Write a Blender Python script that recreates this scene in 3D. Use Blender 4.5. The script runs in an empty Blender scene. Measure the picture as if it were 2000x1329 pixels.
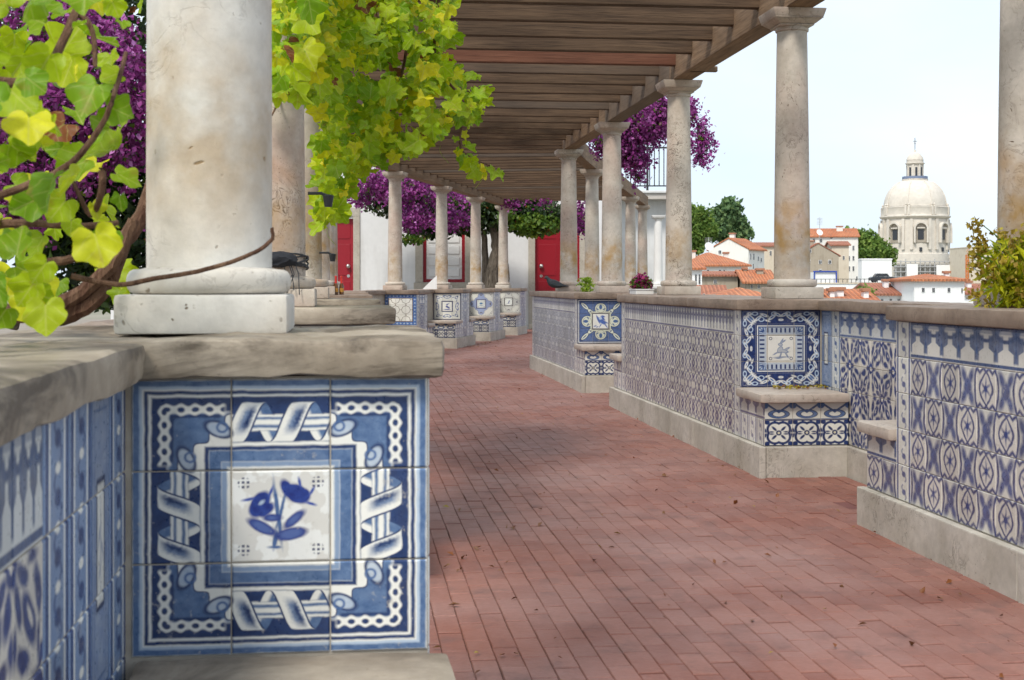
import bpy, bmesh, math, random
import numpy as np
from mathutils import Vector, Matrix

SC = bpy.context.scene
COL = SC.collection
rng = np.random.default_rng(7)
random.seed(7)
PI = math.pi

# ------------------------------------------------------------------ camera, world, sun, exposure
F, CX, YH, EYE = 2700.0, 1000.0, 555.0, 1.0      # photo pixels: focal length, centre, horizon; eye height in m
cam_d = bpy.data.cameras.new('camera')
cam = bpy.data.objects.new('camera', cam_d); COL.objects.link(cam)
cam.location = (0, 0, EYE); cam.rotation_euler = (PI/2, 0, 0)
cam_d.sensor_width = 36.0; cam_d.lens = 36.0*F/2000.0
cam_d.shift_y = -(664.5-YH)/2000.0
cam_d.clip_start = 0.05; cam_d.clip_end = 6000
cam_d.dof.use_dof = True; cam_d.dof.focus_distance = 9.0; cam_d.dof.aperture_fstop = 15.0
SC.camera = cam

SUN_EL, SUN_AZ = math.radians(52), math.radians(205)   # azimuth clockwise from +Y: behind the camera, to its left
w = bpy.data.worlds.new('World'); SC.world = w; w.use_nodes = True
nt = w.node_tree; nt.nodes.clear()
sky = nt.nodes.new('ShaderNodeTexSky'); sky.sky_type = 'NISHITA'; sky.sun_disc = False
sky.sun_elevation = SUN_EL; sky.sun_rotation = SUN_AZ; sky.air_density = 1.0; sky.dust_density = 2.0
tc = nt.nodes.new('ShaderNodeTexCoord')
mp = nt.nodes.new('ShaderNodeMapping'); mp.inputs['Scale'].default_value = (1.0, 1.0, 2.6)
nz = nt.nodes.new('ShaderNodeTexNoise'); nz.inputs['Scale'].default_value = 2.2; nz.inputs['Detail'].default_value = 6
cr = nt.nodes.new('ShaderNodeValToRGB')
cr.color_ramp.elements[0].position = 0.30; cr.color_ramp.elements[0].color = (4.35, 5.15, 6.15, 1)
cr.color_ramp.elements[1].position = 0.70; cr.color_ramp.elements[1].color = (5.95, 6.45, 6.95, 1)
mx = nt.nodes.new('ShaderNodeMix'); mx.data_type = 'RGBA'; mx.inputs[0].default_value = 0.84
bg = nt.nodes.new('ShaderNodeBackground'); bg.inputs['Strength'].default_value = 0.084
wo = nt.nodes.new('ShaderNodeOutputWorld')
L = nt.links.new
L(tc.outputs['Generated'], mp.inputs['Vector']); L(mp.outputs['Vector'], nz.inputs['Vector'])
L(nz.outputs['Fac'], cr.inputs['Fac']); L(sky.outputs['Color'], mx.inputs[6]); L(cr.outputs['Color'], mx.inputs[7])
L(mx.outputs[2], bg.inputs['Color']); L(bg.outputs['Background'], wo.inputs['Surface'])

sun_d = bpy.data.lights.new('sun', 'SUN'); sun_d.energy = 1.5; sun_d.angle = math.radians(12); sun_d.color = (1.0, 0.95, 0.87)
sun = bpy.data.objects.new('sun', sun_d); COL.objects.link(sun)
sdir = Vector((math.sin(SUN_AZ)*math.cos(SUN_EL), math.cos(SUN_AZ)*math.cos(SUN_EL), math.sin(SUN_EL)))
sun.rotation_euler = sdir.to_track_quat('Z', 'Y').to_euler(); sun.location = sdir*50

SC.render.engine = 'CYCLES'
SC.view_settings.view_transform = 'Standard'; SC.view_settings.look = 'None'
SC.view_settings.exposure = 1.18; SC.view_settings.gamma = 1.0
SC.cycles.max_bounces = 5; SC.cycles.diffuse_bounces = 3; SC.cycles.glossy_bounces = 2; SC.cycles.transmission_bounces = 3; SC.cycles.transparent_max_bounces = 4
SC.cycles.use_denoising = True
SC.cycles.use_adaptive_sampling = True; SC.cycles.adaptive_threshold = 0.02

# ------------------------------------------------------------------ helpers: placing, tagging, linking
def P(x, y, Z):
    """photo pixel + depth -> world point"""
    return Vector(((x-CX)/F*Z, Z, EYE+(YH-y)/F*Z))

def tag(o, label=None, cat=None, group=None, kind=None):
    if label: o['label'] = label
    if cat: o['category'] = cat
    if group: o['group'] = group
    if kind: o['kind'] = kind
    return o

def link(name, me, mat=None, parent=None, loc=(0, 0, 0), rz=0.0):
    o = bpy.data.objects.new(name, me); COL.objects.link(o)
    if parent is not None: o.parent = parent
    o.location = loc
    if rz: o.rotation_euler = (0, 0, rz)
    if mat is not None and me is not None and len(me.materials) == 0: me.materials.append(mat)
    return o

def empty(name, label, cat, loc=(0, 0, 0), rz=0.0, group=None):
    o = bpy.data.objects.new(name, None); COL.objects.link(o)
    o.location = loc; o.rotation_euler = (0, 0, rz); o.empty_display_size = 0.1
    return tag(o, label, cat, group, 'thing')

def mesh(name, verts, faces, smooth=False, uvs=None):
    me = bpy.data.meshes.new(name)
    me.from_pydata([tuple(v) for v in verts], [], [tuple(f) for f in faces]); me.update()
    if smooth: me.polygons.foreach_set('use_smooth', [True]*len(me.polygons))
    if uvs is not None:
        l = me.uv_layers.new(name='UVMap')
        l.data.foreach_set('uv', np.asarray(uvs, dtype=np.float32).ravel())
    return me

class MB:
    """collects simple shapes into one mesh"""
    def __init__(s): s.v = []; s.f = []
    def box(s, x0, x1, y0, y1, z0, z1, M=None):
        b = len(s.v)
        pts = [(x, y, z) for z in (z0, z1) for y in (y0, y1) for x in (x0, x1)]
        if M is not None: pts = [tuple(M @ Vector(p)) for p in pts]
        s.v += pts
        s.f += [[b+i for i in q] for q in ((0, 2, 3, 1), (4, 5, 7, 6), (0, 1, 5, 4), (2, 6, 7, 3), (0, 4, 6, 2), (1, 3, 7, 5))]
        return s
    def bbox(s, x0, x1, y0, y1, z0, z1, bv=0.006):
        """box with chamfered edges"""
        bm = bmesh.new(); bmesh.ops.create_cube(bm, size=1)
        for v in bm.verts:
            v.co = ((x0+x1)/2+v.co.x*(x1-x0), (y0+y1)/2+v.co.y*(y1-y0), (z0+z1)/2+v.co.z*(z1-z0))
        bmesh.ops.bevel(bm, geom=bm.edges[:], offset=bv, segments=2, profile=0.6, affect='EDGES')
        return s.addbm(bm)
    def addbm(s, bm):
        b = len(s.v); bm.verts.index_update()
        s.v += [tuple(v.co) for v in bm.verts]; s.f += [[b+v.index for v in f.verts] for f in bm.faces]
        bm.free(); return s
    def lathe(s, prof, n=32, c=(0, 0, 0), ang0=0.0, cap=True):
        b = len(s.v)
        for r, z in prof:
            for k in range(n):
                a = ang0+2*PI*k/n; s.v.append((c[0]+r*math.cos(a), c[1]+r*math.sin(a), c[2]+z))
        for i in range(len(prof)-1):
            for k in range(n):
                k2 = (k+1) % n
                s.f.append([b+i*n+k, b+i*n+k2, b+(i+1)*n+k2, b+(i+1)*n+k])
        if cap:
            s.f.append([b+k for k in range(n)][::-1]); s.f.append([b+(len(prof)-1)*n+k for k in range(n)])
        return s
    def tube(s, pts, rad, n=6):
        pts = [Vector(p) for p in pts]
        if not hasattr(rad, '__len__'): rad = [rad]*len(pts)
        b = len(s.v); up = Vector((0.13, 0.31, 0.94))
        for i, p in enumerate(pts):
            d = (pts[min(i+1, len(pts)-1)]-pts[max(i-1, 0)])
            if d.length < 1e-9: d = Vector((0, 0, 1))
            d.normalize(); a = d.cross(up)
            if a.length < 1e-3: a = d.cross(Vector((1, 0, 0)))
            a.normalize(); c = d.cross(a)
            for k in range(n):
                t = 2*PI*k/n; q = p+(a*math.cos(t)+c*math.sin(t))*rad[i]; s.v.append(tuple(q))
        for i in range(len(pts)-1):
            for k in range(n):
                k2 = (k+1) % n
                s.f.append([b+i*n+k, b+i*n+k2, b+(i+1)*n+k2, b+(i+1)*n+k])
        s.f.append([b+k for k in range(n)][::-1]); s.f.append([b+(len(pts)-1)*n+k for k in range(n)])
        return s
    def prism(s, poly, z0, z1, plane='xy'):
        """extruded polygon; plane xy -> along z, xz -> along y"""
        b = len(s.v); n = len(poly)
        for z in (z0, z1):
            for p in poly:
                s.v.append((p[0], p[1], z) if plane == 'xy' else (p[0], z, p[1]))
        s.f.append([b+k for k in range(n)][::-1]); s.f.append([b+n+k for k in range(n)])
        for k in range(n): s.f.append([b+k, b+(k+1) % n, b+n+(k+1) % n, b+n+k])
        return s
    def me(s, name, smooth=False):
        return mesh(name, s.v, s.f, smooth)
    def build(s, name, mat, parent=None, loc=(0, 0, 0), rz=0.0, smooth=False):
        m = s.me(name, smooth)
        if smooth:
            try: m.set_sharp_from_angle(angle=math.radians(38))
            except Exception: pass
        return link(name, m, mat, parent, loc, rz)

def fixn(o):
    bm = bmesh.new(); bm.from_mesh(o.data); bmesh.ops.recalc_face_normals(bm, faces=bm.faces[:]); bm.to_mesh(o.data); bm.free(); return o

def rough_stone(name, mat, parent, x0, x1, y0, y1, z0, z1, step=0.05, amp=0.006, seed=0, bv=0.012):
    """a stone slab with worn, slightly uneven faces and edges"""
    bm = bmesh.new(); bmesh.ops.create_cube(bm, size=1)
    for v in bm.verts:
        v.co = ((x0+x1)/2+v.co.x*(x1-x0), (y0+y1)/2+v.co.y*(y1-y0), (z0+z1)/2+v.co.z*(z1-z0))
    bmesh.ops.bevel(bm, geom=bm.edges[:], offset=bv, segments=2, profile=0.6, affect='EDGES')
    for ax, (a, b) in enumerate(((x0, x1), (y0, y1), (z0, z1))):
        n = max(1, int((b-a)/step))
        for k in range(1, n):
            co = [0, 0, 0]; co[ax] = a+(b-a)*k/n; no = [0, 0, 0]; no[ax] = 1
            bmesh.ops.bisect_plane(bm, geom=bm.verts[:]+bm.edges[:]+bm.faces[:], plane_co=co, plane_no=no)
    from mathutils import noise
    bm.normal_update()
    for v in bm.verts:
        q = v.co*9+Vector((seed*3.1, seed*1.7, 0)); q2 = v.co*28+Vector((seed, 0, 0))
        d = noise.noise(q)*amp+noise.noise(q2)*amp*0.45
        v.co += v.normal*d
    m = MB().addbm(bm)
    return m.build(name, mat, parent, smooth=True)

# ------------------------------------------------------------------ node expression helper
class V:
    def __init__(s, t, x): s.t = t; s.x = x
    def __add__(s, o): return m_('ADD', s, o)
    __radd__ = __add__
    def __sub__(s, o): return m_('SUBTRACT', s, o)
    def __rsub__(s, o): return m_('SUBTRACT', o, s)
    def __mul__(s, o): return m_('MULTIPLY', s, o)
    __rmul__ = __mul__
    def __truediv__(s, o): return m_('DIVIDE', s, o)
    def __abs__(s): return m_('ABSOLUTE', s)
def put(t, inp, v):
    if isinstance(v, V): t.links.new(v.x, inp)
    else: inp.default_value = v
def m_(op, *a, clamp=False):
    t = next(v.t for v in a if isinstance(v, V))
    n = t.nodes.new('ShaderNodeMath'); n.operation = op; n.use_clamp = clamp
    for i, v in enumerate(a): put(t, n.inputs[i], v)
    return V(t, n.outputs[0])
def mn(a, *bs):
    for b in bs: a = m_('MINIMUM', a, b)
    return a
def mxm(a, *bs):
    for b in bs: a = m_('MAXIMUM', a, b)
    return a
def fract(a): return m_('FRACT', a)
def sin_(a): return m_('SINE', a)
def ink(d, w=0.02): return m_('MULTIPLY_ADD', d, -0.5/w, 0.5, clamp=True)        # 1 inside (d<0)
def band(x, a, b, w=0.012): return ink(abs(x-(a+b)/2)-(b-a)/2, w)
def inv(a): return m_('SUBTRACT', 1.0, a)

class Mat:
    def __init__(s, name, rough=0.6, spec=0.4):
        s.m = bpy.data.materials.new(name); s.m.use_nodes = True
        s.t = s.m.node_tree; s.b = s.t.nodes['Principled BSDF']
        s.b.inputs['Roughness'].default_value = rough; s.b.inputs['Specular IOR Level'].default_value = spec
    def node(s, ty, **kw):
        n = s.t.nodes.new(ty)
        for k, v in kw.items(): setattr(n, k, v)
        return n
    def uv(s):
        n = s.node('ShaderNodeUVMap'); n.uv_map = 'UVMap'; sp = s.node('ShaderNodeSeparateXYZ')
        s.t.links.new(n.outputs[0], sp.inputs[0]); s.uvv = n.outputs[0]
        return V(s.t, sp.outputs[0]), V(s.t, sp.outputs[1])
    def obj(s, rand=True):
        """object coordinates, shifted per object"""
        tcn = s.node('ShaderNodeTexCoord'); o = tcn.outputs['Object']
        if rand:
            oi = s.node('ShaderNodeObjectInfo'); vm = s.node('ShaderNodeVectorMath', operation='MULTIPLY_ADD')
            cb = s.node('ShaderNodeCombineXYZ')
            for i in range(3): s.t.links.new(oi.outputs['Random'], cb.inputs[i])
            s.t.links.new(cb.outputs[0], vm.inputs[0]); vm.inputs[1].default_value = (37.0, 19.0, 53.0)
            s.t.links.new(o, vm.inputs[2]); o = vm.outputs[0]
        return o
    def world(s):
        return s.node('ShaderNodeNewGeometry').outputs['Position']
    def rnd(s):
        return V(s.t, s.node('ShaderNodeObjectInfo').outputs['Random'])
    def island(s):
        return V(s.t, s.node('ShaderNodeNewGeometry').outputs['Random Per Island'])
    def noise(s, vec, scale, detail=4, rough=0.55, sc=None, dist=0.0):
        if sc is not None:
            mpn = s.node('ShaderNodeMapping'); mpn.inputs['Scale'].default_value = sc
            s.t.links.new(vec, mpn.inputs[0]); vec = mpn.outputs[0]
        n = s.node('ShaderNodeTexNoise'); n.inputs['Scale'].default_value = scale
        n.inputs['Detail'].default_value = detail; n.inputs['Roughness'].default_value = rough
        n.inputs['Distortion'].default_value = dist
        s.t.links.new(vec, n.inputs['Vector']); return V(s.t, n.outputs['Fac'])
    def voro(s, vec, scale, feature='DISTANCE_TO_EDGE'):
        n = s.node('ShaderNodeTexVoronoi', feature=feature); n.inputs['Scale'].default_value = scale
        s.t.links.new(vec, n.inputs['Vector']); return V(s.t, n.outputs['Distance'])
    def ramp(s, f, a, b):
        """0..1 between a and b"""
        return m_('MULTIPLY_ADD', f, 1.0/(b-a), -a/(b-a), clamp=True)
    def mix(s, f, a, b, blend='MIX'):
        n = s.node('ShaderNodeMix', data_type='RGBA'); n.blend_type = blend
        put(s.t, n.inputs[0], f)
        for i, c in ((6, a), (7, b)):
            if isinstance(c, V): s.t.links.new(c.x, n.inputs[i])
            else: n.inputs[i].default_value = (*c, 1)
        return V(s.t, n.outputs[2])
    def val(s, c, f):
        """multiply colour by f"""
        n = s.node('ShaderNodeVectorMath', operation='SCALE')
        if isinstance(c, V): s.t.links.new(c.x, n.inputs[0])
        else: n.inputs[0].default_value = c
        put(s.t, n.inputs['Scale'], f); return V(s.t, n.outputs[0])
    def col(s, c): put(s.t, s.b.inputs['Base Color'], c if isinstance(c, V) else (*c, 1)); return s
    def rough(s, r): put(s.t, s.b.inputs['Roughness'], r); return s
    def bump(s, h, strength=0.3, dist=0.01):
        n = s.node('ShaderNodeBump'); n.inputs['Strength'].default_value = strength; n.inputs['Distance'].default_value = dist
        s.t.links.new(h.x, n.inputs['Height']); s.t.links.new(n.outputs[0], s.b.inputs['Normal']); return s
    # painted motif pieces in uv space
    def ell(s, cx, cy, rx, ry, deg=0.0, vec=None):
        mpn = s.node('ShaderNodeMapping', vector_type='TEXTURE')
        mpn.inputs['Location'].default_value = (cx, cy, 0); mpn.inputs['Rotation'].default_value = (0, 0, math.radians(deg))
        mpn.inputs['Scale'].default_value = (rx, ry, 1)
        s.t.links.new(vec if vec is not None else s.uvv, mpn.inputs[0])
        n = s.node('ShaderNodeVectorMath', operation='LENGTH'); s.t.links.new(mpn.outputs[0], n.inputs[0])
        return (V(s.t, n.outputs['Value'])-1.0)*min(rx, ry)
    def comb(s, a, b):
        n = s.node('ShaderNodeCombineXYZ'); put(s.t, n.inputs[0], a); put(s.t, n.inputs[1], b); return n.outputs[0]
    def ells(s, lst, vec=None):
        return mn(*[s.ell(*e, vec=vec) for e in lst])

# ------------------------------------------------------------------ materials: stone, wood, plaster ...
def stone_mat(name, a, b, vein=0.5, stain=0.0, rough=0.75, pink=None, scale=1.0, streak=0.0, crk=1.0):
    M = Mat(name, rough, 0.3); o = M.obj()
    n1 = M.noise(o, 4*scale, 6, 0.6); n2 = M.noise(o, 30*scale, 5, 0.65); n3 = M.noise(o, 1.6*scale, 3, dist=0.5)
    c = M.mix(M.ramp(n1, 0.3, 0.7), a, b)
    if pink: c = M.mix(M.ramp(n3, 0.45, 0.75), c, pink)
    # fossil-like veins and pits
    vm = M.node('ShaderNodeVectorMath', operation='MULTIPLY_ADD')
    nn = M.node('ShaderNodeTexNoise'); nn.inputs['Scale'].default_value = 6*scale; M.t.links.new(o, nn.inputs['Vector'])
    M.t.links.new(nn.outputs['Color'], vm.inputs[0]); vm.inputs[1].default_value = (0.35, 0.35, 0.35); M.t.links.new(o, vm.inputs[2])
    nv_ = M.noise(vm.outputs[0], 7*scale, 5, 0.6, dist=1.2)
    crack = M.ramp(abs(nv_-0.5), 0.022, 0.004)*M.ramp(M.noise(o, 3.3*scale, 3), 0.46, 0.62)
    vd = M.voro(vm.outputs[0], 34*scale, 'F1')
    pits = mxm(M.ramp(vd, 0.20, 0.12)*M.ramp(M.noise(o, 9*scale, 3), 0.52, 0.62), M.ramp(n2, 0.67, 0.73)*0.8)
    c = M.mix(crack*(vein*crk), c, (a[0]*0.25, a[1]*0.22, a[2]*0.2))
    c = M.mix(pits*vein, c, (a[0]*0.35, a[1]*0.3, a[2]*0.25))
    if streak > 0:
        n6 = M.noise(o, 3.4, 7, 0.7, sc=(1, 1, 4), dist=1.0); n7 = M.noise(o, 2.6, 4)
        c = M.mix(M.ramp(n6, 0.44, 0.60)*M.ramp(n7, 0.36, 0.54)*streak*0.85, c, (0.065, 0.048, 0.033))
    if stain > 0:
        sp = M.node('ShaderNodeSeparateXYZ'); tcn = M.node('ShaderNodeTexCoord'); M.t.links.new(tcn.outputs['Object'], sp.inputs[0])
        z = V(M.t, sp.outputs[2]); g = ink(abs(z-0.36)+(n1-0.5)*0.5-0.13, 0.13)
        y = V(M.t, sp.outputs[1]); n4 = M.noise(o, 9, 4)
        c = M.mix(g*M.ramp(n4, 0.35, 0.6)*stain, c, (0.34, 0.20, 0.06))
    c = M.val(c, m_('MULTIPLY_ADD', n2, 0.5, 0.75))
    M.col(c); M.bump((n2*0.5+n1)-(crack*crk+pits)*(0.6*vein), 0.45, 0.006)
    return M.m

S_COL = stone_mat('column_limestone', (0.38, 0.33, 0.27), (0.54, 0.485, 0.415), 1.0, 0.85, pink=(0.43, 0.32, 0.26), scale=1.15, crk=0.5)
S_COLR = stone_mat('veined_column_marble', (0.42, 0.35, 0.28), (0.58, 0.52, 0.44), 1.0, 0.6, pink=(0.43, 0.30, 0.24), scale=1.5)
S_COLN = stone_mat('near_column_marble', (0.54, 0.505, 0.445), (0.64, 0.62, 0.57), 1.0, 0.5, rough=0.55, pink=(0.54, 0.445, 0.33), scale=1.0, crk=0.35)
S_CAP = stone_mat('cap_sandstone', (0.21, 0.15, 0.11), (0.35, 0.27, 0.205), 0.4, rough=0.6, streak=0.4)
S_CAPN = stone_mat('worn_cap_stone', (0.22, 0.175, 0.125), (0.45, 0.385, 0.30), 0.3, rough=0.55, scale=1.2, streak=1.0, crk=0.0)
S_PL = stone_mat('plinth_limestone', (0.42, 0.385, 0.32), (0.60, 0.56, 0.49), 0.45, rough=0.7)
S_SEAT = stone_mat('seat_stone', (0.42, 0.345, 0.285), (0.53, 0.46, 0.39), 0.4, rough=0.55)
S_FRAME = stone_mat('door_surround_stone', (0.36, 0.32, 0.26), (0.46, 0.42, 0.35), 0.3)

def grout_mat():
    M = Mat('old_grout', 0.9); n = M.noise(M.world(), 30, 4)
    M.col(M.mix(n, (0.24, 0.20, 0.155), (0.52, 0.48, 0.41))); return M.m
GROUT = grout_mat()

def wood_mat(name, a, b, c3):
    M = Mat(name, 0.8, 0.25); o = M.obj()
    n1 = M.noise(o, 5, 6, 0.65, sc=(0.35, 6, 6), dist=0.6); n2 = M.noise(o, 40, 4, 0.6, sc=(0.12, 4, 4)); n3 = M.noise(o, 1.2, 3)
    c = M.mix(M.ramp(n1, 0.3, 0.7), a, b); c = M.mix(M.ramp(n2, 0.5, 0.75)*0.7, c, c3)
    r = M.rnd()
    c = M.mix(M.ramp(r, 0.25, 0.1)*0.5, c, (0.085, 0.075, 0.066))
    c = M.val(c, m_('MULTIPLY_ADD', n3, 0.9, 0.55)); M.col(c); M.bump(n1+n2, 0.5, 0.006); return M.m
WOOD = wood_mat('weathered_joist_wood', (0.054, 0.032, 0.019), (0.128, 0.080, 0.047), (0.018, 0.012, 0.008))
WOODB = wood_mat('weathered_beam_wood', (0.15, 0.092, 0.054), (0.27, 0.178, 0.108), (0.06, 0.038, 0.024))

def plain(name, col, rough=0.6, var=0.15, scale=6, metal=0.0, spec=0.4):
    M = Mat(name, rough, spec); n = M.noise(M.obj(), scale, 5)
    M.col(M.val(M.mix(0.0, col, col), m_('MULTIPLY_ADD', n, var*2, 1.0-var))); M.b.inputs['Metallic'].default_value = metal
    return M.m
def plaster_mat(name, a, dirt, amt=0.6):
    M = Mat(name, 0.85, 0.2); p = M.world(); n1 = M.noise(p, 0.8, 6, 0.6); n2 = M.noise(p, 9, 4); n3 = M.noise(p, 1.3, 5, 0.6, sc=(3, 3, 0.35))
    c = M.mix(M.ramp(n1*0.5+n3*0.5, 0.5, 0.72)*amt, a, dirt); M.col(M.val(c, m_('MULTIPLY_ADD', n2, 0.14, 0.93))); M.bump(n2, 0.15, 0.004); return M.m
PLASTER = plaster_mat('white_plaster', (0.66, 0.66, 0.65), (0.42, 0.40, 0.37), 0.6)
WOODR = wood_mat('red_brown_joist_wood', (0.105, 0.038, 0.021), (0.165, 0.072, 0.042), (0.045, 0.02, 0.013))
RED = plain('red_door_paint', (0.26, 0.006, 0.015), 0.4, 0.08)
WHITE = plain('white_paint', (0.72, 0.71, 0.69), 0.5, 0.06)
IRON = plain('black_iron', (0.025, 0.026, 0.028), 0.5, 0.2)
STEEL = plain('steel', (0.55, 0.53, 0.50), 0.3, 0.1, metal=1.0)
BARK = None
def bark_mat(name, a, b):
    M = Mat(name, 0.9, 0.2); o = M.obj(False); n1 = M.noise(o, 12, 6, 0.7, sc=(3, 3, 0.5), dist=0.8); n2 = M.noise(o, 50, 3)
    M.col(M.mix(M.ramp(n1, 0.35, 0.65), a, b)); M.bump(n1+n2*0.3, 0.9, 0.02); return M.m
BARK = bark_mat('grey_bark', (0.07, 0.055, 0.04), (0.22, 0.185, 0.145))
VINEBARK = bark_mat('vine_bark', (0.085, 0.04, 0.025), (0.22, 0.13, 0.08))

# ------------------------------------------------------------------ painted tile materials (uv: one unit per tile)
WH, PALE, MID, DARK = (0.76, 0.75, 0.69), (0.42, 0.51, 0.62), (0.065, 0.13, 0.29), (0.007, 0.020, 0.085)
PUR = (0.12, 0.105, 0.26)
def tile_mat(name):
    M = Mat(name, 0.22, 0.5); return M
def tile_finish(M, c, dirt=0.35, chips=0.0, fade=0.0, rough=0.22):
    p = M.world(); n1 = M.noise(p, 14, 5, 0.6); n2 = M.noise(p, 90, 4, 0.6)
    r = M.rnd()
    if fade > 0: c = M.mix(m_('MULTIPLY_ADD', M.ramp(n1, 0.35, 0.75), fade, fade*0.2), c, (0.50, 0.50, 0.49))
    c = M.val(c, m_('MULTIPLY_ADD', r, 0.34, 0.82))
    c = M.mix(M.ramp(n1, 0.5, 0.8)*dirt, c, (0.26, 0.22, 0.17))
    if chips > 0: c = M.mix(M.ramp(n2*0.6+n1*0.4, 0.60, 0.64)*chips, c, (0.50, 0.47, 0.41))
    M.col(c); M.rough(m_('MULTIPLY_ADD', n2, 0.3, rough-0.06)); M.bump(n1+n2*0.2, 0.12, 0.004)
    return M.m
def wash(M, a, b, sc=9):
    """uneven brush wash between two blues"""
    return M.mix(M.ramp(M.noise(M.uvv, sc, 4, 0.6), 0.3, 0.7), a, b)

def mat_flower_panel():
    M = tile_mat('painted_tiles_flower_panel'); u, v = M.uv()
    a, b = abs(u-1.5), abs(v-1.5); m = mxm(a, b); l = mn(a, b); e = 1.5-m
    e = e+(M.noise(M.uvv, 5, 3)-0.5)*0.03
    mid = wash(M, (0.05, 0.105, 0.23), (0.125, 0.20, 0.34)); dark = wash(M, (0.008, 0.024, 0.09), (0.018, 0.048, 0.15)); pale = wash(M, (0.32, 0.40, 0.52), (0.52, 0.57, 0.61), 4)
    c = M.mix(0.0, WH, WH)
    c = M.mix(band(e, 0.02, 0.105), c, mid); c = M.mix(band(e, 0.085, 0.115), c, PALE)
    c = M.mix(band(e, 0.135, 0.175), c, dark); c = M.mix(band(e, 0.205, 0.46), c, dark)
    # twisted ribbon in the middle tile of each side
    cond = m_('GREATER_THAN', b, a); s = cond*(u-v)+v-1.5
    side = ink(l-0.5, 0.004); qn = m_('MULTIPLY', e-0.48, 1/0.215)
    q = mxm(mn(qn, 1.0), -1.0)
    c = M.mix(side*band(e, 0.205, 0.695), c, dark)
    bar = band(e, 0.395, 0.575); c = M.mix(bar*side, c, WH); c = M.mix(band(e, 0.425, 0.455)*side, c, mid); c = M.mix(band(e, 0.51, 0.545)*side, c, mid)
    asn = m_('ARCSINE', q)*(1/(2*PI)); p = fract(s*2.0+asn+0.04); pb = fract(s*2.0+0.54-asn)
    inside = ink(abs(qn)-0.97, 0.05)*side
    bk = band(pb, 0.03, 0.46, 0.015)*inside*inv(bar); c = M.mix(bk, c, M.mix(ink(abs(pb-0.12)-0.09, 0.04), mid, WH)); c = M.mix(mxm(band(pb, 0.01, 0.05, 0.012), band(pb, 0.44, 0.48, 0.012))*inside*inv(bar), c, dark)
    rib = band(p, 0.04, 0.50, 0.015)*inside; c = M.mix(rib, c, WH)
    hn = M.noise(M.uvv, 26, 3); core = band(p+(hn-0.5)*0.10, 0.20, 0.42, 0.06)*inside*ink(abs(qn+0.15)-0.62, 0.25)
    c = M.mix(core*0.92, c, mid); c = M.mix(band(p+(hn-0.5)*0.14, 0.31, 0.41, 0.04)*inside*ink(abs(qn+0.2)-0.5, 0.25), c, dark)
    ol = mxm(band(p, 0.02, 0.06, 0.012), band(p, 0.48, 0.52, 0.012))*inside; c = M.mix(ol, c, dark)
    # corner: chain, scalloped field, scrolls
    cor = ink(0.5-l, 0.004); x, y = a-0.5, b-0.5; lp = l-0.5
    field = cor*ink(0.37-e, 0.02)*ink(0.60+(sin_((x-y)*20.0))*0.05-(x+y), 0.015); c = M.mix(cor*ink(0.36-e, 0.02), c, WH)
    c = M.mix(field, c, mid)
    rim = cor*ink(abs(0.60+(sin_((x-y)*20.0))*0.05-(x+y))-0.012, 0.01)*ink(0.37-e, 0.02); c = M.mix(rim, c, dark)
    wob = sin_(lp*44.0+1.57)*0.014
    chain = cor*ink(abs(e-0.335)-0.052+wob, 0.012)*ink(0.06-lp, 0.02); c = M.mix(cor*band(e, 0.39, 0.425)*ink(0.1-lp, 0.02), c, dark); c = M.mix(chain, c, WH)
    hp = abs(fract(lp*7.0)-0.5); hole = ink(M.ell(0, 0, 0.26, 0.028, 0, vec=M.comb(hp, e-0.335)), 0.008)*cor*ink(0.06-lp, 0.02); c = M.mix(hole, c, dark)
    ab = M.comb(a, b)
    for cx, cy, dg in ((0.63, 0.95, 25), (0.95, 0.63, 65)):
        d = M.ell(cx, cy, 0.14, 0.075, dg, vec=ab); c = M.mix(ink(d, 0.012), c, pale)
        c = M.mix(ink(abs(d)-0.012, 0.01), c, dark)
        d2 = M.ell(cx+(0.02 if dg == 30 else -0.04), cy+(-0.04 if dg == 30 else 0.02), 0.05, 0.05, 0, vec=ab); c = M.mix(ink(abs(d2)-0.012, 0.01), c, MID)
    # inner frame
    c = M.mix(band(e, 0.735, 0.78), c, dark); c = M.mix(band(e, 0.78, 0.905), c, mid); c = M.mix(band(e, 0.905, 0.96), c, (0.22, 0.30, 0.43))
    # middle tile: sprig
    cen = ink(m-0.5, 0.004)
    bgc = M.mix(M.ramp(M.noise(M.uvv, 3.1, 3), 0.48, 0.52)*0.6, (0.80, 0.80, 0.76), (0.60, 0.57, 0.51)); c = M.mix(cen, c, bgc)
    vm = M.node('ShaderNodeVectorMath', operation='MULTIPLY_ADD'); nn = M.node('ShaderNodeTexNoise'); nn.inputs['Scale'].default_value = 7
    M.t.links.new(M.uvv, nn.inputs['Vector']); M.t.links.new(nn.outputs['Color'], vm.inputs[0]); vm.inputs[1].default_value = (0.03, 0.03, 0); M.t.links.new(M.uvv, vm.inputs[2])
    wv = vm.outputs[0]
    def E(x_, y_, a_, b_, g_): return M.ell(x_*1.12+1.515, y_*1.12+1.50, a_*1.12, b_*1.22, g_, vec=wv)
    pet = mn(E(-0.19, 0.13, 0.14, 0.075, 62), E(-0.15, 0.08, 0.10, 0.055, 30), E(0.14, 0.23, 0.13, 0.075, -30), E(0.06, 0.27, 0.11, 0.05, -62), E(0.21, 0.21, 0.07, 0.05, -75))
    spk = mn(E(-0.29, 0.18, 0.06, 0.013, 10), E(-0.09, 0.24, 0.06, 0.012, 70), E(0.17, 0.33, 0.05, 0.012, 100), E(0.28, 0.25, 0.05, 0.012, 60), E(0.27, 0.13, 0.05, 0.012, -20))
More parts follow.
